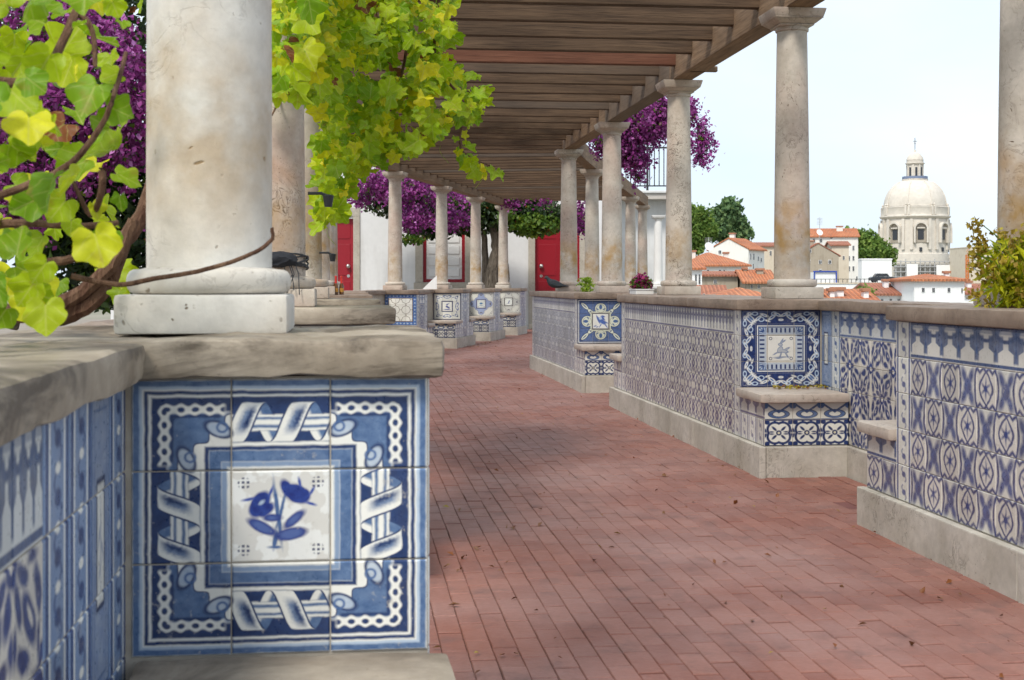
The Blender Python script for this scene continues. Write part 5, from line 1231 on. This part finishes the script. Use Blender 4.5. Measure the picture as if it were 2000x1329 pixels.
def house(label, xc, Z, x0, x1, ye, yb_, roof, wall=CW1, rmat=RF, D=None, winF=(), winR=(), chim=(), group=GH, base=10):
    """xc: pixel of the near corner; front runs left to x0, right side runs to x1 (pixels)."""
    k = Z/F; wpx, dpx = xc-x0, max(x1-xc, 0)
    if dpx > 0:
        D = D or max(6.0, dpx*k*1.4); al = math.asin(min(0.9, dpx*k/D))
    else: al = 0.0; D = D or 8.0
    W = wpx*k/math.cos(al); c = P(xc, yb_, Z); e = empty('hillside_house', label, 'house', (c.x, c.y, c.z), -al, group)
    H = (yb_-ye)*k; MB().box(-W, 0, 0, D, -base, H).build('wall', wall, e)
    kind = roof[0]; ov = 0.35; th = 0.18
    if kind == 'flat': MB().bbox(-W-0.1, 0.1, -0.1, D+0.1, H+0.002, H+0.3, 0.03).build('parapet_coping', wall, e)
    else:
        R_ = (ye-roof[1])*k; m = MB()
        if kind == 'side':      # ridge along the front
            for s_ in (0, 1):
                y0, y1 = (-ov, D/2) if s_ == 0 else (D+ov, D/2); z0 = H-ov*R_/(D/2)*0.6
                m.v += [(-W-ov, y0, z0), (ov, y0, z0), (ov, y1, H+R_), (-W-ov, y1, H+R_), (-W-ov, y0, z0+th), (ov, y0, z0+th), (ov, y1, H+R_+th), (-W-ov, y1, H+R_+th)]
                b = len(m.v)-8; m.f += [[b+i for i in f] for f in ((0, 3, 2, 1), (4, 5, 6, 7), (0, 1, 5, 4), (1, 2, 6, 5), (2, 3, 7, 6), (3, 0, 4, 7))]
            g = MB(); 
            for xg in (-W+0.001, -0.2): g.v += [(xg, 0.001, H), (xg, D-0.001, H), (xg, D/2, H+R_-0.01), (xg+0.199, 0.001, H), (xg+0.199, D-0.001, H), (xg+0.199, D/2, H+R_-0.01)]; b = len(g.v)-6; g.f += [[b, b+2, b+1], [b+3, b+4, b+5], [b, b+3, b+5, b+2], [b+1, b+2, b+5, b+4]]
            g.build('gable', wall, e)
        elif kind == 'gable':   # gable towards the camera
            for s_ in (0, 1):
                x0_, x1_ = (-W-ov, -W/2) if s_ == 0 else (ov, -W/2); z0 = H-ov*R_/(W/2)*0.6
                m.v += [(x0_, -ov*0.3, z0), (x0_, D+ov, z0), (x1_, D+ov, H+R_), (x1_, -ov*0.3, H+R_), (x0_, -ov*0.3, z0+th), (x0_, D+ov, z0+th), (x1_, D+ov, H+R_+th), (x1_, -ov*0.3, H+R_+th)]
                b = len(m.v)-8; m.f += [[b+i for i in f] for f in ((0, 3, 2, 1), (4, 5, 6, 7), (0, 1, 5, 4), (1, 2, 6, 5), (2, 3, 7, 6), (3, 0, 4, 7))]
            MB().prism([(-W+0.001, H), (-0.001, H), (-W/2, H+R_-0.01)], 0.001, 0.25, 'xz').build('gable', wall, e)
        elif kind == 'hip':
            i = min(W, D)/2*0.95; pts_ = [(-W-ov, -ov, H), (ov, -ov, H), (ov, D+ov, H), (-W-ov, D+ov, H), (-W+i, D/2, H+R_), (-i, D/2, H+R_)]
            m.v += pts_+[(p_[0], p_[1], p_[2]+th) for p_ in pts_]
            m.f += [[6, 7, 11, 10], [7, 8, 11], [8, 9, 10, 11], [9, 6, 10], [0, 1, 7, 6], [1, 2, 8, 7], [2, 3, 9, 8], [3, 0, 6, 9], [0, 3, 2, 1]]
        fixn(m.build('roof', rmat, e))
    def win(x0_, x1_, ya, yb2, side):
        cs = math.cos(al) if side == 'F' else max(math.sin(al), 0.2)
        u0, u1 = (x0_-xc)*k/cs, (x1_-xc)*k/cs; z0, z1 = (yb_-yb2)*k, (yb_-ya)*k
        def bx(a, b, o0, o1, za, zb): return (MB().box(a, b, -o1, -o0, za, zb) if side == 'F' else MB().box(o0, o1, a, b, za, zb))
        w_ = bx(u0, u1, 0.005, 0.06, z0, z1).build('window', CW4, e); t = min(u1-u0, z1-z0)*0.10
        mid_ = (u0+u1)/2
        for a, b in ((u0+t, mid_-t*0.4), (mid_+t*0.4, u1-t)): bx(a, b, 0.061, 0.075, z0+t, z1-t).build('pane', PANE, w_)
    for w4 in winF: win(*w4, 'F')
    for w4 in winR: win(*w4, 'R')
    for (xa, xb, ya, yb2, dy) in chim:
        u0, u1 = (xa-xc)*k, (xb-xc)*k; z0, z1 = (yb_-yb2)*k, (yb_-ya)*k
        ch = MB().bbox(u0, u1, dy, dy+max(0.6, (u1-u0)*0.7), z0, z1, 0.02).build('chimney', wall, e); MB().bbox(u0-0.1, u1+0.1, dy-0.1, dy+max(0.6, (u1-u0)*0.7)+0.1, z1+0.002, z1+0.2, 0.02).build('chimney_cap', TERRA, ch)
    return e
house('tall white gabled house with long orange roof, below the pine tree', 1462, 190, 1391, 1506, 488, 560, ('gable', 466), CW1, winF=((1408, 1414, 488, 496),), winR=((1465, 1468, 495, 508), (1474, 1477, 495, 508), (1487, 1490, 500, 510), (1472, 1475, 515, 526), (1495, 1498, 503, 512)), chim=((1399, 1409, 455, 478, 4.0),))
house('wide white house with broad orange roof and a dormer behind the veined column', 1461, 150, 1340, 1461, 521, 575, ('hip', 494), CW1, RF, 14, winF=((1403, 1409, 527, 534), (1412, 1416, 527, 534), (1438, 1442, 528, 545), (1357, 1364, 530, 540), (1380, 1385, 527, 536), (1450, 1455, 528, 538)), chim=((1428, 1437, 494, 512, 5.0), (1366, 1373, 490, 512, 6.0)))
house('grey-brown stuccoed small house with a flat parapet roof', 1441, 128, 1371, 1441, 540, 585, ('side', 533), CW3, RF2, 6, winF=((1394, 1400, 547, 554), (1423, 1427, 566, 576), (1431, 1435, 566, 576)), chim=((1422, 1430, 538, 548, 1.0),))
house('narrow white house with balcony windows next to the veined column', 1371, 120, 1340, 1371, 527, 590, ('side', 517), CW4, RF, 6, winF=((1357, 1361, 536, 555), (1364, 1368, 536, 555), (1366, 1370, 568, 580)))
house('house with bright orange roof and white skylight', 1512, 125, 1456, 1512, 553, 600, ('side', 530), CW3, RF, 7, winF=((1466, 1470, 557, 564), (1480, 1484, 557, 564)), chim=((1486, 1499, 528, 540, 2.0), (1463, 1470, 526, 545, 3.0)))
house('white gabled cottage with brown-red roof low behind the parapet', 1418, 95, 1372, 1418, 590, 600, ('side', 562), CW4, RF2, 5, winF=((1367+6, 1377, 574, 585),))
house('low orange roofed house just over the parapet', 1506, 70, 1416, 1506, 586, 600, ('hip', 569), CW3, RF, 6)
house('cream building with high orange roof and satellite dish', 1676, 260, 1560, 1690, 463, 560, ('side', 446), CW1, RF, 10, winF=((1623, 1628, 461, 467), (1657, 1661, 500, 510), (1665, 1669, 500, 510), (1657, 1661, 520, 530), (1603, 1608, 466, 474), (1590, 1595, 466, 474), (1640, 1645, 478, 488), (1665, 1669, 480, 490), (1665, 1669, 520, 530), (1672, 1675, 540, 548)), winR=((1679, 1681, 480, 490), (1684, 1686, 480, 490), (1679, 1681, 500, 512), (1684, 1686, 500, 512), (1679, 1681, 522, 534), (1684, 1686, 522, 534)), chim=((1638, 1650, 442, 464, 3.0), (1576, 1583, 440, 458, 4.0)))
house('weathered grey gabled house with brown roof right of the tall column', 1638, 225, 1560, 1656, 500, 565, ('gable', 476), CW3, RF2, 14, winF=((1581, 1586, 487, 494), (1580, 1584, 507, 514), (1600, 1606, 508, 516), (1618, 1624, 508, 516), (1600, 1606, 526, 534)), chim=((1590, 1597, 470, 490, 5.0),), winR=((1642, 1645, 505, 515), (1649, 1652, 505, 515), (1642, 1645, 525, 535)))
house('pale yellow narrow house attached right of the grey gabled house', 1658, 240, 1625, 1668, 480, 560, ('side', 472), CW2, RF2, 8, winF=((1634, 1638, 500, 508), (1646, 1650, 500, 508)))
house('plain white block with no windows in front of the church trees', 1742, 300, 1684, 1748, 508, 575, ('flat',), CW4, D=12)
house('white house with chimneys and low red roof beyond the parapet', 1712, 78, 1560, 1712, 597, 610, ('side', 571), CW4, RF, 7, chim=((1607, 1617, 572, 592, 1.2), (1631, 1640, 570, 586, 1.2), (1640, 1660, 568, 588, 1.4), (1696, 1706, 570, 592, 1.0)))
house('white house with red roof and row of shuttered windows', 1788, 112, 1712, 1788, 577, 620, ('side', 557), CW4, RF2, 8, winF=((1737, 1742, 584, 597), (1752, 1758, 584, 593), (1770, 1777, 584, 597), (1720, 1725, 584, 593)), chim=((1740, 1749, 550, 568, 2.0),))
house('tall plain white house with small orange hip roof', 1884, 108, 1786, 1886, 550, 625, ('hip', 539), CW4, RF, 7, winF=((1820, 1826, 562, 571), (1877, 1880, 563, 572), (1818, 1825, 594, 602), (1846, 1852, 594, 602), (1877, 1879, 594, 604), (1883, 1884, 594, 604), (1800, 1806, 562, 571), (1850, 1856, 562, 571), (1798, 1804, 594, 602)), chim=((1862, 1870, 534, 548, 2.0),))
house('white house with brown-red roof beyond the potted plant', 1975, 118, 1884, 1975, 575, 625, ('side', 558), CW4, RF2, 8, winF=((1900, 1905, 585, 595), (1916, 1922, 585, 595)), chim=((1905, 1913, 553, 570, 2.0),))
house('pale far building with flat top behind the potted plant', 1990, 420, 1895, 1990, 484, 575, ('flat',), CW2, D=20, winF=((1900, 1906, 500, 508), (1912, 1918, 500, 508), (1926, 1932, 500, 508), (1900, 1906, 520, 528)))
house('low dark roofed house between the white gabled house and tall column', 1560, 240, 1470, 1560, 482, 560, ('side', 474), CW2, RF2, 10, winF=((1503, 1507, 490, 500),))
# terrace wall, kiosk with blue frame, car
e = empty('terrace_wall', 'long white terrace wall with railing below the parked car', 'wall', P(1660, 575, 165)); k = 165/F
MB().box(-100*k, 90*k, 0, 0.5, -6, 20*k).build('wall', CW4, e); MB().bbox(-100*k, 90*k, -0.1, 0.6, 20*k+0.002, 20*k+0.15, 0.03).build('coping', CW2, e)
for q_ in range(22): MB().box((-98+q_*8.5)*k-0.03, (-98+q_*8.5)*k+0.03, 0.2, 0.26, 20*k+0.15, 29*k).build('railing_post', IRON, e)
MB().box(-100*k, 90*k, 0.2, 0.25, 29*k, 29*k+0.06).build('top_rail', IRON, e)
e = empty('kiosk', 'small white kiosk with a blue painted frame below the grey gabled house', 'kiosk', P(1611, 551, 205)); k = 205/F
BLUEP = plain('blue_paint', (0.02, 0.06, 0.35), 0.5)
MB().box(-21*k, 21*k, 0, 2.5, -4, 19*k).build('wall', CW4, e); MB().box(-23*k, 23*k, -0.25, -0.05, 19*k, 21.5*k).build('frame_top', BLUEP, e)
for sx in (-22, 21): MB().box(sx*k, (sx+2)*k, -0.25, -0.05, -4, 19*k-0.01).build('frame_post', BLUEP, e)
e = empty('parked_car', 'dark parked car in front of the plain white block', 'car', P(1722, 552, 220)); k = 220/F
cp_ = plain('dark_car_paint', (0.03, 0.035, 0.045), 0.3)
MB().prism([(-1.9, 0.3), (1.9, 0.3), (1.95, 0.75), (1.5, 0.9), (-1.5, 0.92), (-1.95, 0.7)], -0.8, 0.8, 'xz').build('body', cp_, e); MB().prism([(-1.3, 0.93), (1.1, 0.93), (0.7, 1.4), (-0.9, 1.42)], -0.72, 0.72, 'xz').build('cabin', PANE, e)
wl = MB().lathe([(0.31, -0.1), (0.32, 0), (0.31, 0.1)], 18).me('wheel'); wl.materials.append(IRON)
for sx in (-1.2, 1.2):
    for sy in (-0.75, 0.75): o = link('wheel', wl, None, e, (sx, sy, 0.32)); o.rotation_euler = (PI/2, 0, 0)
e2 = tag(MB().box(P(1560, 552, 221).x, P(1750, 552, 221).x, 212, 290, -8, P(1700, 552, 220).z-0.002).build('road', plain('street', (0.30, 0.27, 0.23), 0.9)), kind='structure')

# church with dome
ZC = 600.0; kc = ZC/F; ch = empty('domed_church', 'white stone church with ribbed dome, lantern and cross on the skyline', 'church', P(1787, 498, ZC))
def cz(y): return (498-y)*kc
def lat(name, prof, n=64, par=None): return MB().lathe([(r*kc, cz(y)) for r, y in prof], n).build(name, CHST, par or ch, smooth=True)
dr = lat('drum', [(64, 515), (64, 497), (62, 496), (62, 430)], 64)
lat('cornice', [(62.5, 429.5), (64, 428), (67, 425.5), (67, 423.5), (64, 422.5), (63.5, 409), (64.5, 407), (60.5, 405.5)], 96)
dm = lat('dome', [(59.5, 405)]+[(59.5*math.cos(t)**0.95+24.0*(1-math.cos(t))*0.35, 405-54*math.sin(t)) for t in np.linspace(0.02, 1.12, 22)]+[(24, 353.5)], 96)
lat('lantern_gallery', [(24, 354), (25, 352.5), (25, 351), (17, 350.5)], 48)
gl = MB().lathe([(24.2*kc, cz(350.4)), (24.2*kc, cz(345.5)), (23.8*kc, cz(345.5)), (23.8*kc, cz(350.4))], 48, cap=False).build('gallery_railing', plain('grey_railing', (0.16, 0.20, 0.30), 0.6), ch)
lat('lantern', [(15, 350.4), (15, 323), (16.5, 322), (18.5, 320.5), (18.5, 319), (16, 318.5), (16, 314), (16.5, 313.5), (15.0, 308), (11, 302.5), (5, 298.5), (2.5, 297), (2.5, 294), (1.2, 293)], 48)
cr_ = MB(); cr_.box(-0.5*kc, 0.5*kc, -0.12, 0.12, cz(293), cz(270)); cr_.box(-3.4*kc, 3.4*kc, -0.11, 0.11, cz(277), cz(276)); cr_.box(-1.6*kc, 1.6*kc, -0.11, 0.11, cz(280.5), cz(279.8)); cr_.build('cross', plain('cross_iron', (0.10, 0.09, 0.08)), ch)
def ringplace(ang, r, z, w_, h_, d_, name, mat, par, arch=False, rr=0.0):
    """box (or arched slab) on the drum surface at an angle; 0 faces the camera"""
    m = MB()
    if arch:
        pl = [(-w_/2, 0), (w_/2, 0)]+[(w_/2*math.cos(t), h_-w_/2+w_/2*math.sin(t)) for t in np.linspace(0, PI, 14)]; m.prism(pl, -d_, 0.4, 'xz')
    else: m.box(-w_/2, w_/2, -d_, 0.4, 0, h_)
    o = m.build(name, mat, par); o.location = (r*math.sin(ang), -r*math.cos(ang), z); o.rotation_euler = (0, 0, ang); return fixn(o) if arch else o
CHD = stone_mat('church_niche_shaded_stone', (0.30, 0.265, 0.215), (0.40, 0.35, 0.29), 0.0, scale=0.02)  # church limestone in a darker tone: recess shadow painted into the niche backs
rd = 62*kc
for j in range(8):
    an = math.radians(-6.5+45*j)
    # niche: deep arched recess shown by a proud arched frame, back with shade painted in, and window
    m = MB(); wi, wo_, hi_ = 10.5*kc, 13.5*kc, 37*kc; NA = 16
    ci = [(-wi, 0)]+[(-wi*math.cos(t), hi_-wi+wi*math.sin(t)) for t in np.linspace(0, PI, NA)]+[(wi, 0)]; co_ = [(-wo_, 0)]+[(-wo_*math.cos(t), hi_-wi+wo_*math.sin(t)) for t in np.linspace(0, PI, NA)]+[(wo_, 0)]
    for yy in (-1.5, 0.4): m.v += [(p_[0], yy, p_[1]) for p_ in ci]+[(p_[0], yy, p_[1]) for p_ in co_]
    L1 = len(ci)
    for i in range(L1-1): m.f += [[i, i+1, L1+i+1, L1+i], [2*L1+i, i, i+1, 2*L1+i+1][::-1] if False else [i, 2*L1+i, 2*L1+i+1, i+1], [L1+i, L1+i+1, 3*L1+i+1, 3*L1+i]]
    o = m.build('niche_frame', CHST, ch); o.location = (rd*math.sin(an), -rd*math.cos(an), cz(476)); o.rotation_euler = (0, 0, an); fixn(o)
    ringplace(an, rd, cz(475.8), 20.9*kc, 36.8*kc, 0.25, 'niche', CHD, ch, True)
    ringplace(an, rd, cz(449), 15*kc, 2.2*kc, 1.1, 'niche_pediment', CHST, ch)
    ringplace(an, rd+0.05, cz(470), 11*kc, 19*kc, 0.40, 'window', PANE, ch)
    ringplace(an, rd+0.2, cz(493), 5*kc, 8*kc, 0.3, 'low_window', PANE, ch)
    for sx in (-1, 1):
        a2 = an+sx*math.radians(15.5); ringplace(a2, rd, cz(489), 5.5*kc, 59*kc, 0.75, 'pilaster', CHST, ch)
        a3 = an+math.radians(22.5)+sx*math.radians(2.6); ringplace(a3, 63.5*kc, cz(422), 4*kc, 16*kc, 0.5, 'attic_pier', CHST, ch)
        o = MB().lathe([(1.6*kc, 0), (2.4*kc, 1.5*kc), (1.0*kc, 3*kc), (1.9*kc, 5*kc), (0.4*kc, 8*kc)], 10).build('urn', CHST, ch, smooth=True); o.location = (62.5*kc*math.sin(a3), -62.5*kc*math.cos(a3), cz(407))
    rbp = MB(); ar = an+math.radians(22.5)
    for t0, t1 in zip(np.linspace(0.02, 1.10, 16)[:-1], np.linspace(0.02, 1.10, 16)[1:]):
        def dp(t): r_ = (59.5*math.cos(t)**0.95+24.0*(1-math.cos(t))*0.35)*kc+0.12; return Vector((r_*math.sin(ar), -r_*math.cos(ar), cz(405-54*math.sin(t))))
        rbp.tube([dp(t0), dp(t1)], 0.26, 6)
    rbp.build('dome_rib', CHST, ch)
    for nm, rr_, y0, y1, w_ in (('lantern_window', 15*kc, 345, 327, 4.2),):
        ringplace(an, rr_, cz(345), w_*kc, 17*kc, 0.15, nm, PANE, ch)
    ringplace(an+math.radians(22.5), 15*kc, cz(349), 3*kc, 27*kc, 0.35, 'lantern_pier', CHST, ch)
MB().box(-45*kc, 105*kc, -6, 30, -25, cz(505)).build('nave', CHST, ch); MB().bbox(-47*kc, 107*kc, -6.8, 30, cz(505)+0.01, cz(499), 0.1).build('nave_cornice', CHST, ch)
# scaffolding before the church
sc_ = empty('scaffolding', 'grey metal scaffolding on the building below the dome', 'scaffolding', P(1800, 560, 440)); ks = 440/F
MB().box(-56*ks, 88*ks, 2, 10, -12, 46*ks).build('wrapped_wall', plaster_mat('scaffold_wall', (0.55, 0.52, 0.46), (0.36, 0.33, 0.28), 0.9), sc_)
for q_ in range(15): MB().box((-50+q_*9.5)*ks-0.12, (-50+q_*9.5)*ks+0.12, 0, 0.24, -10, (48+3*(q_ % 3))*ks).build('pole', plain('scaffold_steel', (0.40, 0.40, 0.40), 0.5) if q_ == 0 else bpy.data.materials['scaffold_steel'], sc_)
for q_ in range(5): MB().box(-54*ks, 86*ks, -0.2, 1.2, (8+q_*10)*ks, (8+q_*10)*ks+0.25).build('platform', bpy.data.materials['scaffold_steel'], sc_)
for xa, xb, za, zb in ((-30, -8, 20, 44), (28, 60, 22, 42)): MB().box(xa*ks, xb*ks, -0.5, -0.35, za*ks, zb*ks).build('dust_sheet', CW4, sc_)
e = empty('orange_crane', 'orange construction mast standing right of the scaffolding', 'crane', P(1889, 560, 400)); k = 400/F
m = MB()
for sx in (-2, 2):
    for sy in (-2, 2): m.box(sx*k-0.1, sx*k+0.1, sy*k-0.1, sy*k+0.1, -12, 62*k)
for j in range(16): z0 = -5+j*1.0; m.tube([(-2*k, -2*k, z0), (2*k, -2*k, z0+1)], 0.07, 4)
m.build('mast', plain('orange_steel', (0.55, 0.16, 0.03), 0.5), e)
# antennas and dishes
for x, y0, y1, Z, lab in ((1601, 472, 425, 259, 'roof antenna on the cream building with the high orange roof'), (1384, 500, 464, 189, 'roof antenna on the white gabled house')):
    e = empty('roof_antenna', lab, 'antenna', P(x, y0, Z)); k = Z/F; m = MB().tube([(0, 0, -1), (0, 0, (y0-y1)*k)], 0.05, 5)
    for j in range(5): m.tube([(-0.5, 0, (y0-y1)*k*(0.72+j*0.06)), (0.5, 0, (y0-y1)*k*(0.72+j*0.06))], 0.03, 4)
    m.build('mast', STEEL, e)
for x, y, Z, lab in ((1600, 455, 257, 'white satellite dish on the cream building'), (1384, 483, 186, 'white satellite dish beside the gabled house')):
    e = empty('satellite_dish', lab, 'dish', P(x, y, Z)); m = MB().lathe([(0.02, 0.0), (0.35, 0.06), (0.62, 0.2), (0.6, 0.22), (0.33, 0.09), (0.02, 0.03)], 20, cap=False)
    o = m.build('dish', CW4, e); o.rotation_euler = (math.radians(65), 0, 0.3); MB().tube([(0, 0, -1.5), (0, 0.1, 0)], 0.05, 5).build('mast', STEEL, e)

# city trees
def tree(label, els, n, size, trunk, mat, group='trees among the houses', per=9, rad=0.5):
    e = empty('leafy_tree' if mat is TREELEAF else 'pine_tree', label, 'tree', Vector(trunk[0]), 0, group); b = Vector(trunk[0])
    c = in_ellipsoids(els, n//per, 0.35)-np.array(b); o = link('crown', cards_mesh('crown', clumps(c, per, rad), size, 0.6), mat, e); tag(o, kind='stuff')
    branch(e, [Vector(t)-b for t in trunk], 0.4, 0.15, BARK, 'trunk')
    for el in els: branch(e, [Vector(trunk[1])-b, (Vector(trunk[1])-b).lerp(Vector(el[0])-b, 0.6)+Vector((0, 0, 0.3)), Vector(el[0])-b], 0.18, 0.05, BARK, 'limb')
    return e
def T3(x, y, rx, ry, Z, w_=1): return (Pn(x, y, Z), (rx*Z/F, rx*Z/F*0.8, ry*Z/F), w_)
tree('spreading dark pine on the skyline behind the white gabled house', [T3(1415, 430, 22, 22, 270), T3(1440, 445, 18, 16, 271, 0.8), T3(1400, 450, 24, 16, 269), T3(1425, 408, 16, 12, 270, 0.7), T3(1452, 458, 8, 8, 270, 0.3), T3(1432, 462, 22, 10, 270, 0.6)], 7500, 0.95, [P(1415, 500, 270), P(1415, 470, 270), P(1417, 440, 270)], PINELEAF, rad=0.55)
tree('round leafy tree beside the veined column', [T3(1365, 425, 22, 18, 262), T3(1350, 440, 26, 26, 262), T3(1378, 450, 20, 18, 261), T3(1356, 470, 26, 22, 261), T3(1335, 420, 20, 26, 262)], 7500, 0.75, [P(1355, 510, 262), P(1357, 470, 262), P(1360, 440, 262)], TREELEAF, rad=0.5)
tree('dense green tree between the cream building and the dome', [T3(1668, 468, 20, 16, 330), T3(1690, 475, 24, 20, 330), T3(1712, 488, 24, 20, 329), T3(1730, 500, 14, 14, 329), T3(1690, 500, 30, 18, 328)], 8500, 0.85, [P(1695, 540, 330), P(1695, 505, 330), P(1697, 490, 330)], TREELEAF, rad=0.6)
tree('small round green tree beside the chimneys over the parapet', [T3(1680, 582, 16, 10, 84), T3(1690, 578, 10, 8, 84)], 1800, 0.28, [P(1683, 610, 84), P(1683, 598, 84), P(1683, 585, 84)], TREELEAF, rad=0.16)
